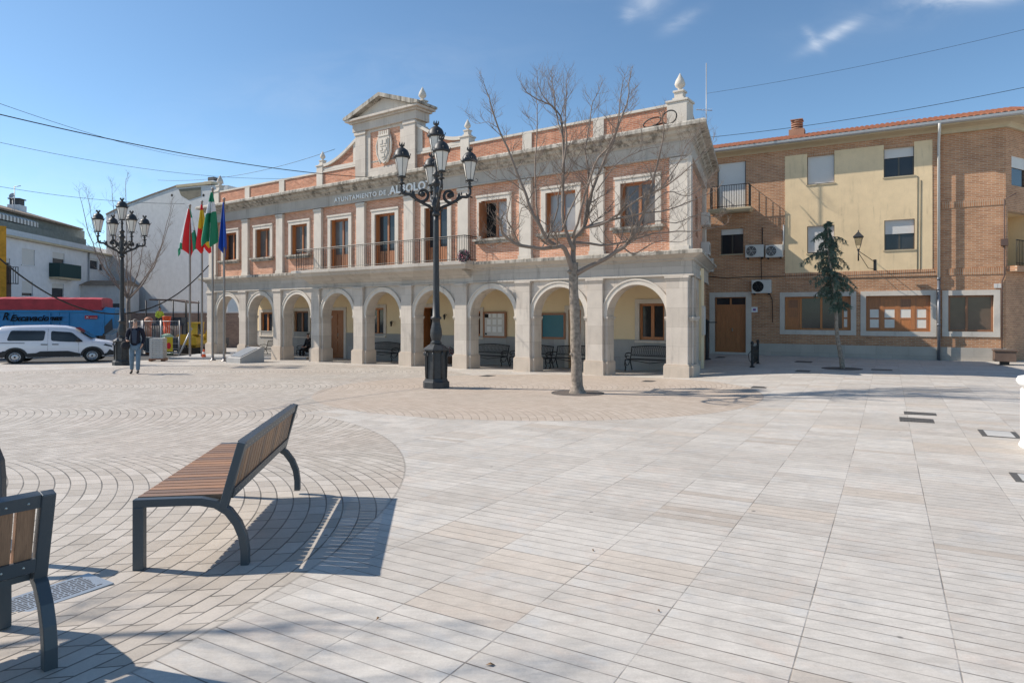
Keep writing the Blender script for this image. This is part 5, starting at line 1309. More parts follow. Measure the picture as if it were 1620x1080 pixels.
# ornamental railing near the entrance
b = gp(1190, 581); b2 = gp(1208, 570)
b2 = b+Vector((b2.x-b.x, b2.y-b.y, 0)).normalized()*1.55
r = empty('ornamental_railing', (b.x, b.y, G(b.x, b.y)), atan2(b2.y-b.y, b2.x-b.x), 'short black ornamental railing with two ball topped posts by the entrance', 'railing'); L = 1.55
for x in (0, L): MB().lathe(x, 0, [(.09, 0), (.09, .03), (.045, .06), (.04, .72), (.055, .74), (.03, .77), (.055, .82), (.05, .88), (.01, .92)], 10).tube([(x, .0, .62), (x, .13, .45), (x, .10, .25), (x, 0, .12)], .012, 4).build('post', M('iron'), r)
mb = MB(); mb.tube([(0, 0, .70), (L, 0, .70)], .018, 5); mb.tube([(0, 0, .12), (L, 0, .12)], .018, 5)
for k in range(9):
    x = .1+k*(L-.2)/8; mb.tube([(x, 0, .12), (x+.06, 0, .27), (x-.06, 0, .41), (x+.06, 0, .56), (x, 0, .70)], .010, 4); mb.tube([(x+.08*cos(t*pi/5), 0, .41+.1*sin(t*pi/5)) for t in range(11)], .008, 4)
mb.build('scrollwork', M('iron'), r)
# black post by the side wall
b = gp(1115, 570); r = empty('iron_post', (b.x+.15, b.y+.3, G(b.x, b.y)), 0, 'thick black post in the shade beside the town hall side wall', 'post')
MB().lathe(0, 0, [(.2, 0), (.2, .05), (.11, .08), (.10, 1.55), (.13, 1.57), (.13, 1.62), (.02, 1.68)], 12).tube([(0, 0, 1.55), (.5, .2, 1.55)], .02, 5).build('post_shaft', M('iron'), r)
# notice box on the side wall
sw = tw(SB, .12, 0)+(TX*SL[0]+TN*SL[1])*3.2; o = empty('wall_notice', (sw.x+.02, sw.y-.02, .9), TROT+atan2(SL[1], SL[0]), 'narrow pale notice case on the side wall of the town hall', 'notice board')
MB().box(-.32, .32, -.16, -.06, 0, 1.05).build('case', M('trim'), o); MB().box(-.27, .27, -.165, -.161, .06, .99).build('panel', M('paper'), o)
# planter at the right
b = gp(1589, 577); r = empty('planter', (b.x, b.y, G(b.x, b.y)), RROT, 'brown rusty box planter on a short foot before the brick corner', 'planter')
MB().box(-.31, .31, -.28, .28, .13, .52).box(-.34, .34, -.31, .31, .49, .55).build('box', M('rust'), r, .01); MB().box(-.13, .13, -.13, .13, 0, .13).build('foot', M('iron'), r); MB().box(-.29, .29, -.26, .26, .551, .56).build('soil', M('soil'), r)
# white stone pillar at the right edge
r = empty('stone_pedestal', (7.78, 9.6, G(7.7, 9.6)-.02), radians(-14), 'white stone pedestal with a round moulded top cut by the right edge', 'pedestal')
x0 = gp(1611, 690); r.location = (0, 0, 0)
pp = P(1613, 700, 8.6); r.location = (7.56, 8.6, G(7.5, 8.6)-.01)
MB().lathe(0, 0, [(.65, 0), (.65, .04), (.63, .06), (.63, .78), (.63, .80)], 32, smooth=False, rot=pi/8).build('shaft', M('whitestone'), r, .01)
MB().lathe(0, 0, [(.52, .80), (.60, .82), (.66, .86), (.68, .91), (.66, .96), (.58, .98)], 40, smooth=True).build('cap', M('whitestone'), r)

# drains and covers
def cover(u0, u1, v0, v1, label, mt='grate', ang=RROT, fr=False, slots=True):
    c = gp((u0+u1)/2, (v0+v1)/2); w = (u1-u0)/F*c.y*.97; a, b_ = gp((u0+u1)/2, v1), gp((u0+u1)/2, v0); h = max(.1, (b_-a).length*.9)
    r = empty('drain_cover', (c.x, c.y, G(c.x, c.y)), ang, label, 'drain cover', 'metal covers let into the paving')
    mb = MB(); mb.box(-w/2, w/2, -h/2, h/2, -.03, .006)
    if slots: 
        n = max(3, int(w/.05))
        for k in range(n): x = -w/2+.02+(w-.04)*k/n; mb.box(x, x+.012, -h/2+.02, h/2-.02, .006, .010)
    mb.build('lid', M(mt), r)
    if fr: MB().box(-w/2+.07, w/2-.07, -h/2+.06, h/2-.06, .006, .010).build('stone_inlay', M('concrete'), r)
for a in [(1433, 1478, 652, 656.5, 'dark slotted drain, farther of the pair on the right'), (1426, 1474, 661, 668, 'dark slotted drain, nearer of the pair on the right'), (1555, 1606, 681, 692, 'square inspection cover with a pale inlay near the white pedestal', 'grate', RROT, True, False), (1606, 1650, 750, 764, 'inspection cover cut by the right edge', 'grate', RROT, True, False),
          (1190, 1216, 611, 614, 'thin dark drain in the sunlit strip right of the arcade'), (1259, 1284, 571, 573.5, 'thin dark drain in the shade, nearer the brick wall'), (1260, 1281, 585.5, 588, 'thin dark drain in the shade left of the cedar pit'), (1134, 1148, 564, 566, 'small drain just outside the apartment door'),
          (1017, 1036, 602, 604, 'short dark drain before the corner pier'), (762, 780, 593.5, 595.5, 'short dark drain before the middle of the arcade'), (1380, 1410, 584, 586, 'thin dark drain in the shade right of the cedar pit')]: cover(*a)
for u, v, s_, lab in ((938, 871, .03, 'dry leaf on the slabs in the middle of the paving'), (776, 1052, .05, 'curled dry leaf on the near slabs'), (598, 979, .03, 'tiny leaf near the edge of the setts'), (1042, 967, .025, 'dark leaf on a slab seam')):
    b = gp(u, v); r = MB().add([(-s_/2, 0, .002), (0, -s_*.25, .010), (s_/2, .0, .004), (0, s_*.25, .012), (0, 0, .016)], [(0, 1, 4), (1, 2, 4), (2, 3, 4), (3, 0, 4)]).build('dry_leaf', M('leaf')); r.location = (b.x, b.y, b.z); r.rotation_euler.z = u; tag(r, lab, 'leaf')

# ------------------------------------------------------------------ van, truck
def make_van():
    b = gp(24, 572); ang = radians(25)
    d = 29.6; ox = (26.0-810)/F*d
    r = empty('parked_van', (ox-.75, d, G(ox, d)), ang, 'white passenger van with black lower trim parked beyond the plaza', 'van')
    # stations along x (rear to front): x, half widths low/belt/roof, heights of belt and roof
    ST = [(0.0, .80, .84, .66, .98, 1.50), (.04, .86, .89, .70, .98, 1.66), (.18, .90, .92, .72, .98, 1.76), (.9, .92, .93, .74, .98, 1.79), (1.8, .92, .93, .74, .97, 1.80), (2.4, .92, .93, .74, .96, 1.76), (2.75, .92, .93, .72, .96, 1.66), (3.1, .92, .93, .72, .97, 1.40), (3.45, .92, .93, .78, .98, 1.13), (3.6, .91, .92, .80, .97, 1.08), (4.05, .89, .90, .78, .92, 1.00), (4.30, .84, .84, .70, .80, .88), (4.40, .74, .74, .6, .70, .76)]
    def half(st):
        x, wl, wb, wr, zb, zr = st
        return [(x, -wl, .28), (x, -wl-.01, .55), (x, -wb, zb*.82), (x, -wb+.015, zb), (x, -(wb+wr)/2-.02, (zb+zr)/2+.02), (x, -wr, zr-.06), (x, -wr*.86, zr-.01), (x, 0, zr+.03)]
    mb = MB(); vs = []; n = 15
    for st in ST:
        h = half(st); vs += h+[(a, -b_, c) for a, b_, c in h[-2::-1]]
    fs = [(i*n+k, i*n+k+1, (i+1)*n+k+1, (i+1)*n+k) for i in range(len(ST)-1) for k in range(n-1)]+[tuple(range(n))[::-1], tuple((len(ST)-1)*n+k for k in range(n))]
    fs += [(i*n, (i+1)*n, (i+1)*n+n-1, i*n+n-1) for i in range(len(ST)-1)]
    mb.add(vs, fs, 0, True); mb.build('body', M('carwhite'), r)
    WX = (.72, 3.50)
    def side_pt(x, z, off=.012):                  # point just outside the right-hand body side
        for i in range(len(ST)-1):
            if ST[i][0] <= x <= ST[i+1][0]:
                f = (x-ST[i][0])/(ST[i+1][0]-ST[i][0]); a, b_ = half(ST[i]), half(ST[i+1]); pr = [tuple(p_*(1-f)+q_*f for p_, q_ in zip(m_, n_)) for m_, n_ in zip(a, b_)]
                for k in range(len(pr)-1):
                    if pr[k][2] <= z <= pr[k+1][2]: g = (z-pr[k][2])/(pr[k+1][2]-pr[k][2]+1e-9); return (x, pr[k][1]*(1-g)+pr[k+1][1]*g-off, z)
        return (x, -.93-off, z)
    def patch(poly, mt, nm, off=.012, both=True):
        # subdivide a polygon fan so that it follows the body
        c = (sum(p_[0] for p_ in poly)/len(poly), sum(p_[1] for p_ in poly)/len(poly)); fs = []; vs = []
        K = 4; m_ = len(poly)
        for k in range(K+1):
            for p_ in poly: t = k/K; vs.append(side_pt(c[0]*(1-t)+p_[0]*t, c[1]*(1-t)+p_[1]*t, off))
        for k in range(K):
            for i in range(m_): fs.append((k*m_+i, k*m_+(i+1) % m_, (k+1)*m_+(i+1) % m_, (k+1)*m_+i))
        for sg in ((1, -1) if both else (1,)):
            q_ = MB(); q_.add([(x, y*sg, z) for x, y, z in vs], fs, 0, False); q_.build(nm, mt, r)
    def rnd(poly, k=3):
        out = []
        m_ = len(poly)
        for i in range(m_):
            a, b_, c = Vector(poly[i-1]), Vector(poly[i]), Vector(poly[(i+1) % m_]); e = .09
            p1 = b_+(a-b_).normalized()*min(e, (a-b_).length/2.2); p2 = b_+(c-b_).normalized()*min(e, (c-b_).length/2.2)
            for j in range(k+1): t = j/k; out.append(tuple(p1*(1-t)**2+b_*2*t*(1-t)+p2*t*t))
            d_ = (Vector(c)-b_); 
            for j in range(1, 4): out.append(tuple(p2.lerp(c+(b_-c).normalized()*min(e, (c-b_).length/2.2), j/4)))
        return out
    gl = M('carglass')
    patch(rnd([(.42, 1.10), (1.72, 1.08), (1.78, 1.56), (.55, 1.58)]), gl, 'side_window'); patch(rnd([(1.98, 1.07), (2.60, 1.01), (3.18, 1.00), (2.72, 1.47), (1.97, 1.55)]), gl, 'side_window')
    # lower cladding with wheel arches
    cl = M('carblack')
    patch([(.02, .30), (.30, .30), (.38, .62), (.0, .62)], cl, 'rear_bumper_side', .02); patch([(1.14, .30), (3.06, .30), (3.04, .44), (2.6, .58), (1.6, .58), (1.45, .50), (1.14, .48)], cl, 'sill_cladding', .02); patch([(3.95, .30), (4.30, .34), (4.32, .50), (4.05, .44), (3.95, .40)], cl, 'front_bumper_side', .02)
    for x in WX:
        for sg in (-1, 1):
            mb = MB(); y = sg*.945
            for i in range(14):
                t0, t1 = pi*i/14, pi*(i+1)/14; mb.add([(x+a*cos(t), y, .33+a*sin(t)) for a, t in ((.36, t0), (.45, t0), (.45, t1), (.36, t1))], [(0, 1, 2, 3)])
            mb.build('arch_trim', cl, r)
            MB().add([(x+.36*cos(pi*i/14), sg*.940, .33+.36*sin(pi*i/14)) for i in range(15)]+[(x-.36, sg*.94, .25), (x+.36, sg*.94, .25)], [tuple(range(17))]).build('wheel_well', M('black'), r)
            mb = MB(Matrix.Translation((x, sg*.86, .325)) @ Matrix.Rotation(pi/2, 4, 'X')); mb.lathe(0, 0, [(.20, -.10), (.30, -.105), (.325, -.07), (.325, .07), (.30, .105), (.20, .10)], 28); w = mb.build('wheel', M('tyre'), r)
            mb = MB(Matrix.Translation((x, sg*.86, .325)) @ Matrix.Rotation(pi/2, 4, 'X')); s2 = -sg; f_ = lambda z: z*s2
            mb.lathe(0, 0, [(.21, f_(.108)), (.205, f_(.112)), (.15, f_(.098)), (.11, f_(.116)), (.03, f_(.12))], 28); mb.build('rim', M('rim'), w)
            mb = MB(Matrix.Translation((x, sg*.86, .325)) @ Matrix.Rotation(pi/2, 4, 'X'))
            for k in range(10): a = k*pi/5; mb.lathe(.155*cos(a), .155*sin(a), [(.018, f_(.108)), (.018, f_(.116))], 6)
            mb.lathe(0, 0, [(.04, f_(.117)), (.04, f_(.128))], 10); mb.build('rim_holes', M('black'), w)
    patch([(.20, .985), (1.05, .965), (1.05, .99), (.20, 1.01)], cl, 'slide_rail', .02)
    for a in (1.62, 2.02): patch([(a, .885), (a+.24, .875), (a+.24, .915), (a, .925)], cl, 'door_handle', .03)
    patch([(1.86, .60), (1.868, .60), (1.868, 1.66), (1.86, 1.66)], M('darkgrey'), 'door_gap', .006); patch([(2.98, .5), (2.988, .5), (2.988, .98), (2.98, .98)], M('darkgrey'), 'door_gap', .006)
    patch([(.02, .78), (.10, .78), (.12, 1.18), (.05, 1.18)], M('redlamp'), 'tail_light', .02); patch([(3.92, .82), (4.24, .72), (4.26, .78), (3.98, .90)], M('carglass'), 'headlight', .02)
    patch([(4.05, .45), (4.25, .40), (4.31, .52), (4.15, .62)], cl, 'fog_light_surround', .022)
    for sg in (-1, 1): MB().lathe(2.98, sg*1.03, [(.03, 1.0), (.075, 1.03), (.08, 1.13), (.05, 1.17)], 8, sx=1.2, sy=.8).build('wing_mirror', cl, r)
    mb = MB(); mb.add([(2.78, -.64, 1.66), (2.78, .64, 1.66), (3.44, .74, 1.15), (3.44, -.74, 1.15)], [(0, 1, 2, 3)]); mb.xf = Matrix.Translation((.02, 0, .03)); o = MB(Matrix.Translation((.03, 0, .035))).add([(2.78, -.62, 1.66), (2.78, .62, 1.66), (3.44, .72, 1.15), (3.44, -.72, 1.15)], [(0, 1, 2, 3)]).build('windscreen', gl, r)
    MB().box(4.38, 4.42, -.6, .6, .35, .60).build('grille', cl, r); MB().box(-.03, .02, -.78, .78, .30, .58).build('rear_bumper', cl, r)
    r.scale = (1.06, 1.0, .955)
    return r
make_van()
def make_truck():
    b = P(178, 497, 38); ang = radians(19); r = empty('tipper_truck', (b.x, b.y, G(b.x, b.y)), ang, 'long blue tipper trailer with a red tarpaulin behind the white van', 'truck'); zt = -G(b.x, b.y)
    L = 11.5; z0, z1 = .42+zt, 1.86+zt; bl = M('blue')
    mb = MB(); pr = [(-L, z0), (-.55, z0), (-.0, z0+.35), (.12, z1+.12), (-.35, z1+.20), (-.5, z1), (-L, z1)]
    mb.prism(pr, 0, 2.45)
    for x in (-.45, -2.7, -4.9, -7.4, -9.6): mb.box(x-.04, x+.04, -.05, 0, z0+.1, z1-.02)
    mb.box(-L, -.45, -.09, 0, z1-.10, z1); mb.build('tub', bl, r, .02)
    mb = MB(); vs = []; fs = []; n = 46; sec = 7
    rr = random.Random(1)
    for i in range(n+1):
        x = -L+(L-.55)*i/n; j = rr.uniform(-.04, .04)
        for k in range(sec): t = k/(sec-1); y = (-.06, -.06, .35, 1.22, 2.1, 2.5, 2.5)[k]; z = z1+.04 if k in (0, sec-1) else z1+.66+.12*sin(pi*t)+j*.35+rr.uniform(-.008, .008)+(-.06 if k in (1, sec-2) else 0); vs.append((x, y if 0 < k < sec-1 else y, z))
    for i in range(n):
        for k in range(sec-1): fs.append((i*sec+k, (i+1)*sec+k, (i+1)*sec+k+1, i*sec+k+1))
    fs += [tuple(range(sec)), tuple(n*sec+k for k in range(sec))[::-1]]
    mb.add(vs, fs, 0, False); mb.build('tarpaulin', M('tarp'), r)
    MB().prism([(-.5, z0-.02), (.02, z0+.33), (-.02, z0+1.0), (-.45, z0+.45)], -.03, -.001).build('tail_shade_panel', M('darkgrey'), r)
    mb = MB()
    for x in (-3.1, -2.2): mb.box(x-.025, x+.025, -.12, -.05, z0+.1, z1-.15)
    for k in range(4): mb.box(-3.1, -2.2, -.12, -.07, z0+.25+k*.28, z0+.29+k*.28)
    mb.build('ladder', bl, r)
    MB().box(-L-1, -.8, .5, 1.9, z0-.30, z0-.002).build('chassis', M('carblack'), r)
    for x in (-1.9, -3.3, -4.7, -10.6):
        for y in (.22, 2.2):
            mb = MB(Matrix.Translation((x, y, .52)) @ Matrix.Rotation(pi/2, 4, 'X')); mb.lathe(0, 0, [(.3, -.15), (.48, -.16), (.52, -.1), (.52, .1), (.48, .16), (.3, .15)], 24); w = mb.build('wheel', M('tyre'), r)
            mb = MB(Matrix.Translation((x, y, .52)) @ Matrix.Rotation(pi/2, 4, 'X')); mb.lathe(0, 0, [(.29, -.155), (.29, .155)], 20); mb.build('rim', M('rim'), w)
    x = lambda u: (lambda k: -( (k*38-b.x) )/(1) )((u-CU)/F)
    def tx(u):                                   # tub x coordinate seen at column u on its near side
        k = (u-CU)/F; return (k*b.y-b.x)/(cos(ang)-k*sin(ang))
    text_mesh('Excavaciones', tx(100)-tx(17), .36, .01, 'lettering', M('black'), r, (tx(17), -.10, z0+.84), (pi/2, 0, 0), shear=.35, bold=.03)
    text_mesh('· R', tx(15)-tx(-2), .42, .01, 'lettering', M('black'), r, (tx(-2), -.10, z0+.90), (pi/2, 0, 0), shear=.3, bold=.02)
    MB().box(tx(135), tx(155), -.11, -.101, z1-.48, z1-.28).build('red_badge', M('tarp'), r); text_mesh('x ......', tx(154)-tx(137), .10, .006, 'badge_lettering', M('white'), r, (tx(137), -.118, z1-.43), (pi/2, 0, 0))
make_truck()

# ------------------------------------------------------------------ the street on the left
def wall_obj(name, o, ang, label, cat='building'): return empty(name, o, ang, label, cat)
def white_house():
    # facade faces right (+x), runs away from the viewer
    a0 = Vector((-36.4, 46, 0)); d = Vector((-.15, 1, 0)).normalized(); ang = atan2(d.y, d.x)
    r = empty('white_apartment_house', (a0.x, a0.y, -.9), ang, 'long white three storey house with dark balcony screen and tiled attic on the left', 'building'); r['zoff'] = -.9
    n = Vector((d.y, -d.x, 0))
    def fx(u):                                    # distance along the facade at column u
        k = (u-CU)/F; return (k*a0.y-a0.x)/(d.x-k*d.y)
    def fz(u, v): return H+(CV-v)/F*(a0.y+d.y*fx(u))
    def rect(u0, u1, v0, v1): um = (u0+u1)/2; return (fx(u0), fx(u1), fz(um, v1), fz(um, v0))
    L0, L1 = -12, fx(192); ze = (fz(20, 378)+fz(150, 401))/2
    wins = [rect(34.5, 55, 394, 419.5), rect(83, 102, 400, 421), rect(34.5, 52, 445, 468), rect(82, 101, 449, 472), rect(141, 155, 409, 426), rect(157, 163, 416, 428), rect(4.5, 16, 408, 426)]
    X1 = fx(138)
    mb = MB(); holed(mb, L0, L1, -2, ze, 0, .3, [w for w in wins]); mb.xf = None; mb.build('wall', M('whitewall'), r)
    MB().box(L0, L1, .3, 10, -2, ze-.02).build('rear_block', M('whitewall'), r)
    for i, w in enumerate(wins):
        o = MB().box(w[0], w[1], .1, .14, w[2], w[3]).build('window', M('alu'), r)
        dr = (1, .45, .8, .3, .2, .2, .4)[i]; MB().box(w[0]+.03, w[1]-.03, .05, .095, w[3]-(w[3]-w[2])*dr, w[3]).build('roller_shutter', M('shut'), o)
        MB().box(w[0]+.05, w[1]-.05, .09, .099, w[2]+.05, w[3]-.05).build('pane', M('glass'), o); MB().box(w[0]-.1, w[1]+.1, -.06, .0, w[2]-.08, w[2]-.001).build('sill', M('whitewall'), o)
    w = rect(77.5, 112.5, 418, 439.5); MB().box(w[0], w[1], -.75, -.001, w[2]-.15, w[2]).build('balcony', M('beige'), r).children
    bl = [o for o in r.children if o.name.startswith('balcony')][0]
    MB().box(w[0], w[1], -.80, -.76, w[2], w[3]).box(w[0], w[0]+.04, -.76, 0, w[2], w[3]).box(w[1]-.04, w[1], -.76, 0, w[2], w[3]).build('balcony_screen', M('netting'), bl)
    mb = MB(); mb.box(L0, L1, -.35, .3, ze, ze+.16); mb.build('cornice', M('beige'), r)
    MB().prism([(-.35, ze+.161), (1.2, ze+.161), (1.2, ze+.45)], L0, L1, ax='x').build('lower_tiles', M('oldroof'), r)
    MB().box(L0, L1, 1.25, 1.5, ze+.3, ze+.90).build('terrace_wall', M('whitewall'), r)
    MB().box(L0, fx(160), 1.3, 1.45, ze+.901, ze+1.45).build('terrace_railing', M('panel'), r)
    MB().box(L0, fx(178), 2.5, 2.7, ze+.9, ze+2.5).build('attic_wall', M('panel'), r)
    mb = MB(); mb.prism([(1.5, ze+1.95), (1.55, ze+2.0), (2.49, ze+2.35), (2.49, ze+2.25)], L0, fx(92), ax='x'); mb.box(L0, fx(92), 1.5, 1.54, ze+1.58, ze+1.95); mb.build('awning', M('awning'), r)
    mb = MB(); mb.prism([(2.1, ze+2.45), (2.1, ze+2.6), (7.5, ze+4.2), (12, ze+2.6), (12, ze+2.45)], L0, L1-3, ax='x'); mb.build('tiled_roof', M('oldroof'), r)
    for u, y, h in ((4, 6.2, 1.3), (119, 7.5, 0.0), (150, 6.0, 0.0)):
        x = fx(u); o = MB().box(x-.55, x+.55, y, y+1.0, ze+3.0, ze+4.3+h*.6).build('chimney', M('whitewall'), r); MB().box(x-.4, x+.4, y+.1, y+.9, ze+4.3+h*.6, ze+4.8+h*.6).box(x-.5, x+.5, y, y+1, ze+4.8+h*.6, ze+4.9+h*.6).build('chimney_cap', M('darkgrey'), o)
    x = fx(139); MB().tube([(x, -.1, -1), (x, -.1, ze)], .07, 6).build('downpipe', M('pipe'), r)
    # dish and antenna
    c = P(20, 310, 52); o = empty('satellite_dish', (c.x, c.y, c.z-.7), 0, 'small grey satellite dish on the old tiled roof at far left', 'antenna')
    MB().tube([(0, 0, -2.5), (0, 0, .7)], .03, 5).build('mast', M('pipe'), o); MB(Matrix.Translation((0, -.05, .7)) @ Matrix.Scale(.55, 4) @ Matrix.Rotation(radians(70), 4, 'X') @ Matrix.Rotation(.4, 4, 'Z')).lathe(0, 0, [(.05, -.10), (.3, -.04), (.45, .06), (.43, .07), (.28, -.02), (.04, -.08)], 16).build('dish', M('pipe'), o)
    c = P(23, 295, 52); o = empty('roof_antenna', (c.x, c.y, c.z-2), 0, 'thin television antenna beside the satellite dish', 'antenna'); MB().tube([(0, 0, -2.5), (0, 0, 2)], .03, 5).tube([(-.1, 0, 1.95), (.5, 0, 2.05)], .03, 4).build('mast', M('pipe'), o)
white_house()
def grey_gable():
    D = 60; ga = radians(-22); p0 = P(250, 497, D); r = empty('grey_gable_building', (p0.x, D, -.9), ga, 'tall building with a blank weathered grey gable wall left of the town hall', 'building'); r['zoff'] = -.9
    def q(u, v):
        k = (u-CU)/F; t = (k*p0.y-p0.x)/(cos(ga)-k*sin(ga)); return (t, H+(CV-v)/F*(p0.y+sin(ga)*t))
    poly = [q(168, 600), q(168, 340), q(200, 324), q(240, 309), q(280, 295), q(284, 294), q(329, 293), q(360, 293), q(360, 600)]
    MB().prism([(a, b_) for a, b_ in poly], 0, 12).build('gable_wall', M('greywall'), r)
    mb = MB(); a, b_ = q(280, 295), q(336, 293); mb.box(a[0], b_[0], -.12, .6, a[1]-.12, a[1]+.12); mb.build('coping', M('beige'), r)
    for p1, p2 in (((168, 340), (200, 324)), ((200, 324), (240, 309)), ((240, 309), (280, 295))):
        A, B_ = q(*p1), q(*p2); MB().prism([(A[0], A[1]), (B_[0], B_[1]), (B_[0], B_[1]+.12), (A[0], A[1]+.12)], -.06, 12).build('verge', M('oldroof'), r)
    mb = MB(); a = q(283, 296); mb.prism([(a[0], a[1]-.2), (a[0]+2.7, a[1]-.2), (a[0]+2.7, a[1]-1.0), (a[0]+1.2, a[1]-1.25), (a[0]+.3, a[1]-.8)], -.03, -.001); mb.build('old_patch', plain('exposed_render', (.22, .19, .14), .9, var=.6, sc=1.5), r)
    for u, v in ((272, 309), (322, 309)): a = q(u, v); MB().add([(a[0]+.13*cos(t*pi/5), -.01, a[1]+.13*sin(t*pi/5)) for t in range(10)], [tuple(range(10))]).build('vent_hole', M('black'), r)
    a = q(317, 292); o = MB().box(a[0]-.5, a[0]+.5, 1, 2, a[1]-.2, a[1]+.4).box(a[0]-.6, a[0]+.6, .9, 2.1, a[1]+.4, a[1]+.5).build('chimney', M('whitewall'), r); MB().box(a[0]-.35, a[0]+.35, 1.15, 1.85, a[1]+.5, a[1]+.9).build('chimney_cap', M('darkgrey'), o)
    # low annexes at its left foot
    a = q(138, 452); b2 = q(172, 600); o = empty('beige_annexe', (P(155, 497, 57).x, 57, -.9), 0, 'plain beige low building between the white house and the grey gable', 'building'); o['zoff'] = -.9
    MB().box(-2.0, 1.9, 0, 3, -2, 4.2).build('wall', M('greywall'), o); MB().prism([(-.3, 4.2), (3.2, 4.2), (1.5, 4.7)], -2.1, 2.0, ax='x').build('roof', M('oldroof'), o)
    MB().box(1.0, 1.9, -.02, .0, 1.2, 2.6).build('window', M('darkgrey'), o)
grey_gable()
def yellow_edge():
    c = P(10, 497, 43); r = empty('ochre_building', (c.x, c.y, -.7), radians(38), 'ochre yellow wall with a small grilled balcony at the left edge', 'building')
    MB().box(-6, 0, 0, 2, -.5, 8.2).build('wall', M('ochre'), r)
    MB().box(.001, .26, .1, 1.8, -.3, 5.6).build('brown_return', M('rust'), r)
    mb = MB()
    for k in range(5): mb.tube([(.1+k*.13, -.1, 4.4), (.1+k*.13, -.1, 5.5)], .02, 4)
    mb.tube([(.0, -.1, 4.4), (.65, -.1, 4.4)], .03, 4); mb.tube([(.0, -.1, 5.5), (.65, -.1, 5.5)], .02, 4); mb.build('balcony_grille', M('iron'), r)
yellow_edge()
def works():
    # brick boundary wall behind the works
    a = P(205, 497, 50); b_ = P(372, 497, 50); r = empty('boundary_wall', ((a.x+b_.x)/2, 50, -.9), 0, 'rough brick boundary wall behind the street works', 'wall'); w = (b_.x-a.x)/2+1
    MB().box(-w, w, 0, .4, -.3, 2.65).build('wall', M('brickwall'), r); MB().box(-w, w, -.05, .45, 2.65, 2.75).build('coping', M('greywall'), r)
    D = 42; g = lambda u: P(u, 497, D)
    # tubular frame canopy
    c = g(263); r = empty('site_canopy', (c.x, D, -.85), 0, 'thin tubular canopy frame with a brownish roof over the works', 'canopy'); k = D/F
    mb = MB()
    for u in (231, 274, 295): x = (u-263)*k; mb.tube([(x, 0, 0), (x, 0, 3.4)], .04, 5); mb.tube([(x, 1.6, 0), (x, 1.6, 3.4)], .04, 5)
    mb.build('frame', M('iron'), r); MB().prism([((236-263)*k, 3.4), ((272-263)*k, 3.38), ((296-263)*k, 3.22), ((296-263)*k, 3.29), ((272-263)*k, 3.47), ((236-263)*k, 3.5)], 0, 1.7).build('canopy_roof', M('rust'), r)
    # worker on a platform, worker by the lamp
    c = g(252); r = empty('work_platform', (c.x, D+.5, -.85), 0, 'dark raised work platform behind the mesh fence', 'platform'); MB().box(-.9, 1.6, -.5, .5, 1.75, 1.9).box(-.8, -.7, -.4, .4, 0, 1.75).box(1.4, 1.5, -.4, .4, 0, 1.75).box(-.2, 1.4, -.45, .45, 1.9, 2.3).build('deck', M('darkgrey'), r)
    human('person', dict(SIT), (g(250).x, D+.2, .75), radians(60), 'worker in a yellow vest sitting on the work platform', ('hivis', 'darkcloth'), 1.0, 'darkcloth', fingers=False)
    human('person', {}, (g(183.5).x, D-3, G(g(183).x, D-3)), radians(30), 'worker in a yellow vest half hidden behind the far lamp', ('hivis', 'darkcloth'), 1.0, 'hair', fingers=False)
    # mesh fence panels
    D2 = 38; 
    for i, (u0, u1) in enumerate(((226, 254), (255, 284), (205, 224))):
        a, b2 = P(u0, 497, D2), P(u1, 497, D2); w = b2.x-a.x; r = empty('site_fence', (a.x, D2, G(a.x, D2)+.05), 0, ('grey mesh site fence panel behind the walking man', 'grey mesh site fence panel behind the yellow warning sign', 'grey mesh site fence panel next to the far lamp')[i], 'fence', 'site fence panels'); mb = MB()
        for x in (0, w): mb.tube([(x, 0, 0), (x, 0, 2.0)], .03, 5)
        for z in (.15, 1.0, 1.95): mb.tube([(0, 0, z), (w, 0, z)], .02, 4)
        mb.build('frame', M('pipe'), r); mb = MB()
        for k in range(1, 10): mb.tube([(w*k/10, 0, .15), (w*k/10, 0, 1.95)], .008, 3)
        mb.build('mesh', M('pipe'), r); MB().box(.03, w-.03, .03, .045, .2, 1.0).build('lower_sheet', M('darkgrey'), r)
    # props
    a, b2 = P(283, 553, D2-1), P(295, 519, D2-1); r = empty('prop_bar', (a.x, D2-1, G(a.x, D2-1)), 0, 'pale slanting prop bar leaning against the site fence', 'prop'); MB().tube([(0, 0, 0), (b2.x-a.x, .6, b2.z-G(a.x, D2-1))], .05, 6).build('bar', M('pipe'), r)
    c = P(267, 497, D2-.6); r = empty('warning_sign', (c.x, D2-.6, G(c.x, D2-.6)), 0, 'yellow warning sign with a round red symbol hung on a barrier', 'sign'); mb = MB()
    for x in (-.28, .55): mb.tube([(x, .05, 0), (x, .05, 1.1)], .02, 5)
    for z in (.15, .4, .7, 1.05): mb.tube([(-.28, .05, z), (.55, .05, z)], .015, 4)
    mb.build('barrier', M('pipe'), r); MB().box(-.22, .22, 0, .02, .25, 1.08).build('plate', M('fyellow'), r); MB().lathe(0, 0, [(.01, 0), (.01, .01)], 4).build('stud', M('iron'), r)
    MB().add([(.13*cos(t*pi/8), -.004, .58+.19*sin(t*pi/8)) for t in range(16)], [tuple(range(16))]).build('symbol', M('fred'), r)
    c = P(264, 497, D2+.8); r = empty('orange_drum', (c.x, D2+.8, G(c.x, D2+.8)), 0, 'orange plastic chute standing behind the mesh fence', 'drum'); r.scale = (.62, .62, .98); mb = MB()
    mb.lathe(0, 0, [(.22, 1.0), (.30, 1.6), (.26, 1.62), (.38, 2.3), (.40, 2.34), (.30, 2.36)], 14); mb.lathe(0, 0, [(.2, 0), (.2, 1.0)], 10); mb.build('chute', M('orange'), r)
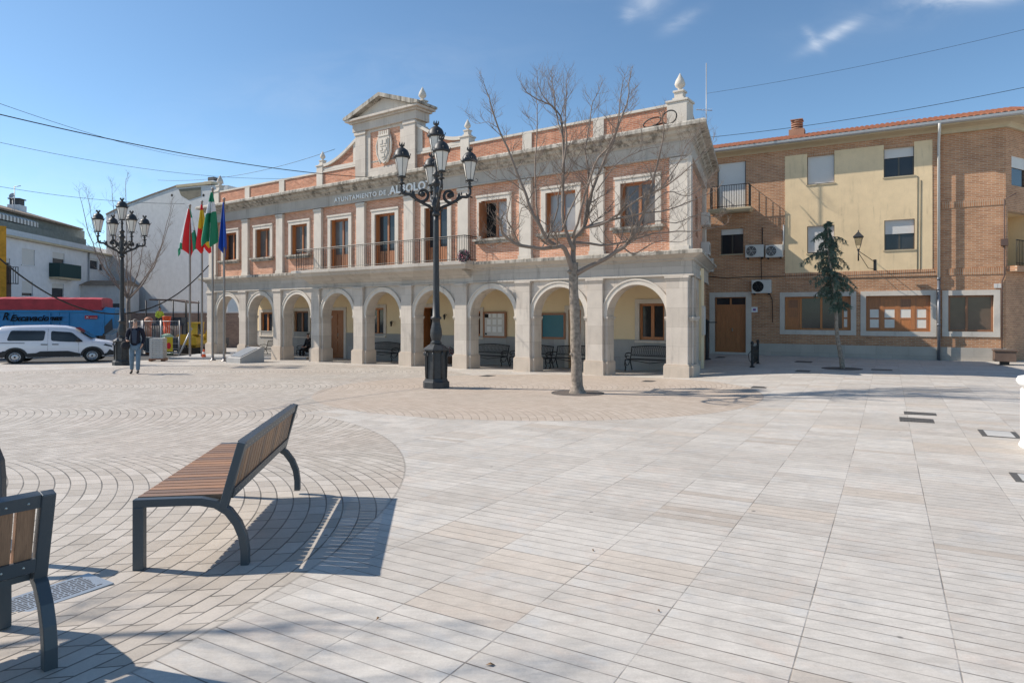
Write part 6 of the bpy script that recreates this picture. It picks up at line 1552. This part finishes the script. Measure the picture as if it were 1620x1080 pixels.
    c = P(235, 497, D2+.5); r = empty('orange_post', (c.x, D2+.5, G(c.x, D2+.5)), 0, 'pale orange round topped post right of the walking man', 'post'); MB().lathe(0, 0, [(.17, 0), (.17, 1.9), (.22, 1.95), (.22, 2.15), (.1, 2.25)], 12).build('shaft', plain('faded_orange', (.45, .22, .14), .7), r)
    c = P(264, 497, D2+.3); r = empty('sand_bag', (c.x, D2+.3, G(c.x, D2+.3)), 0, 'pale green full builder bag behind the warning sign', 'bag'); r.scale = (.8, .8, .8); MB().lathe(0, 0, [(.42, 0), (.5, .4), (.48, 1.2), (.42, 1.45), (.2, 1.58), (.05, 1.6)], 14).build('bag_body', plain('pale_green_bag', (.36, .50, .36), .8), r)
    # pallet of paving stones
    c = gp(232, 573); r = empty('stone_pallet', (c.x, c.y+1, G(c.x, c.y)), radians(10), 'stacked pale paving stones on a pallet behind the walking man', 'pallet'); r.scale = (.72, .72, 1.05); 
    mb = MB()
    for k in range(11):
        for j in range(4): mb.box(-.42+j*.21, -.42+j*.21+.2, -.4+.01*((k*j) % 3), .4, .12+k*.085, .12+k*.085+.075)
    mb.build('stones', M('concrete'), r); MB().box(-.45, .45, -.45, .45, .06, .12).box(-.45, -.3, -.45, .45, 0, .06).box(.3, .45, -.45, .45, 0, .06).build('pallet_base', M('wooddk'), r)
    # kerb step beyond
    a, b2 = gp(236, 570), gp(330, 568); r = MB(); L = 7.0; r.box(0, L, -.25, .0, 0, .14); r.box(0, L, .0, 2.8, .0, .13); o = r.build('kerb', M('concrete')); o.location = (a.x+.5, a.y+1.2, G(a.x+3, a.y+1.2)-.02); o.rotation_euler.z = radians(0); o['kind'] = 'structure'; o['label'] = 'pale raised kerb before the street works'
    # small yellow excavator
    c = P(309, 497, 40); r = empty('mini_excavator', (c.x, 40, G(c.x, 40)), radians(-15), 'yellow small excavator working left of the town hall', 'excavator'); r.scale = (.8,)*3; ye = M('yellow')
    for y in (-.75, .45): MB().prism([(-.9, .05), (.9, .05), (1.05, .25), (.9, .5), (-.9, .5), (-1.05, .25)], y, y+.3).build('track', M('tyre'), r)
    MB().prism([(-1.1, .75), (.7, .75), (.7, 1.3), (.2, 1.5), (-1.0, 1.5), (-1.15, 1.3)], -.7, .7).box(-.4, .4, -.4, .4, .5, .75).build('house', ye, r, .03)
    cb = MB().box(-.1, .72, -.65, -.58, 1.5, 2.35).box(-.1, .72, .0, .07, 1.5, 2.35).box(-.12, .76, -.68, .1, 2.35, 2.45).build('cab', ye, r); MB().box(-.05, .70, -.57, -.01, 1.52, 2.33).build('cab_glass', M('carglass'), cb)
    MB().bar([(.6, .3, 1.1), (1.3, .3, 2.3), (2.0, .3, 2.25)], .22, .26, (0, 1, 0)).build('boom', ye, r); MB().bar([(2.0, .3, 2.3), (2.35, .3, 1.2)], .18, .2, (0, 1, 0)).build('stick', ye, r)
    MB().prism([(2.2, 1.2), (2.55, 1.25), (2.6, .75), (2.3, .55), (2.0, .75)], .05, .6).build('bucket', M('darkgrey'), r)
works()

# ------------------------------------------------------------------ overhead cables, antenna
def wire(p0, p1, sag, r, label, n=28, name='overhead_cable'):
    mb = MB(); pts = []
    for i in range(n+1):
        t = i/n; q_ = p0.lerp(p1, t); q_.z -= sag*4*t*(1-t); pts.append(q_)
    mb.tube(pts, r, 5); return tag(mb.build(name, M('iron')), label, 'cable')
wire(P(-140, 147, 14), P(592, 281, 28.2), .35, .014, 'thick dark cable running across the sky to the crest of the town hall')
wire(P(-100, 128, 15), P(350, 254, 40), .4, .007, 'faint thin cable above the thick one at upper left')
wire(P(-60, 212, 20), P(480, 282, 33), .45, .007, 'faint low cable crossing the left sky above the far lamp')
wire(P(-30, 290, 50), P(330, 322, 60), .5, .016, 'faint cable behind the satellite dish and the far lamp')
wire(P(250, 285, 40), P(530, 236, 31), .5, .010, 'thin cable rising from the grey gable towards the curved parapet')
wire(P(1116, 218, 27), P(1760, 108, 22), .25, .010, 'dark cable above the red tiled roof')
wire(P(1118, 148, 27), P(1760, 12, 20), .2, .006, 'thin cable highest in the sky at the right')
wire(P(-40, 372, 24), P(330, 420, 34.5), 2.75, .032, 'thick bundled cable drooping behind the far lamp to the town hall corner')
c = P(1117.5, 236, 28.5); r = empty('roof_antenna', (c.x, c.y, c.z-1.5), 0, 'tall thin television mast behind the corner of the town hall', 'antenna')
mb = MB(); h = (236-100)/F*28.5+1.5; mb.tube([(0, 0, 0), (0, 0, h)], .022, 5)
mb.tube([(-.45, 0, h-2.05), (.35, .3, h-2.0)], .016, 4); mb.tube([(-.25, 0, 2.0), (.3, .2, 2.0)], .014, 4); mb.build('mast', M('pipe'), r)
mb = MB()
for k in range(6): mb.tube([(-.4+k*.12, -.16, h-2.05), (-.4+k*.12, .16, h-2.05)], .008, 3)
for z in (1.5, 1.7, 1.9): mb.tube([(-.22, 0, z), (.18, .1, z)], .02, 4)
mb.build('dipoles', M('pipe'), r)
# coil of black cable on the cornice corner
w = tw(.25, -.1, 7.72); r = empty('cable_coil', w, TROT, 'coils of black cable on the upper corner cornice', 'cable')
mb = MB(); mb.tube([(.02+.24*cos(t*pi/10), .05*sin(t*pi/10), .25+.23*sin(t*pi/10)) for t in range(21)], .022, 6); mb.tube([(-.55+.30*cos(t*pi/10+.6), -.05, .17+.10*sin(t*pi/10+.6)+.06*cos(t*pi/10)) for t in range(21)], .022, 6); mb.tube([(-.2, 0, .1), (-.5, 0, .05), (-1.1, 0, .04)], .025, 5); mb.build('coil', M('iron'), r)
# air conditioners on the side of the town hall
for i, (v, lab) in enumerate(((346, 'upper air conditioner on the shaded side of the town hall'), (392, 'lower air conditioner on the shaded side of the town hall'))):
    q_ = tw(SB, .12, 0)+(TX*SL[0]+TN*SL[1])*5.6; z = H+(CV-v)/F*q_.y-.3
    o = empty('air_conditioner', (q_.x, q_.y, z), TROT+atan2(SL[1], SL[0]), lab, 'air conditioner', 'air conditioners on the town hall side'); MB().box(-.36, .36, -.20, .12, 0, .5).build('casing', M('ac'), o, .015); MB().add([(-.1+.18*cos(t*pi/8), -.205, .25+.18*sin(t*pi/8)) for t in range(16)], [tuple(range(16))]).build('fan_opening', M('black'), o)
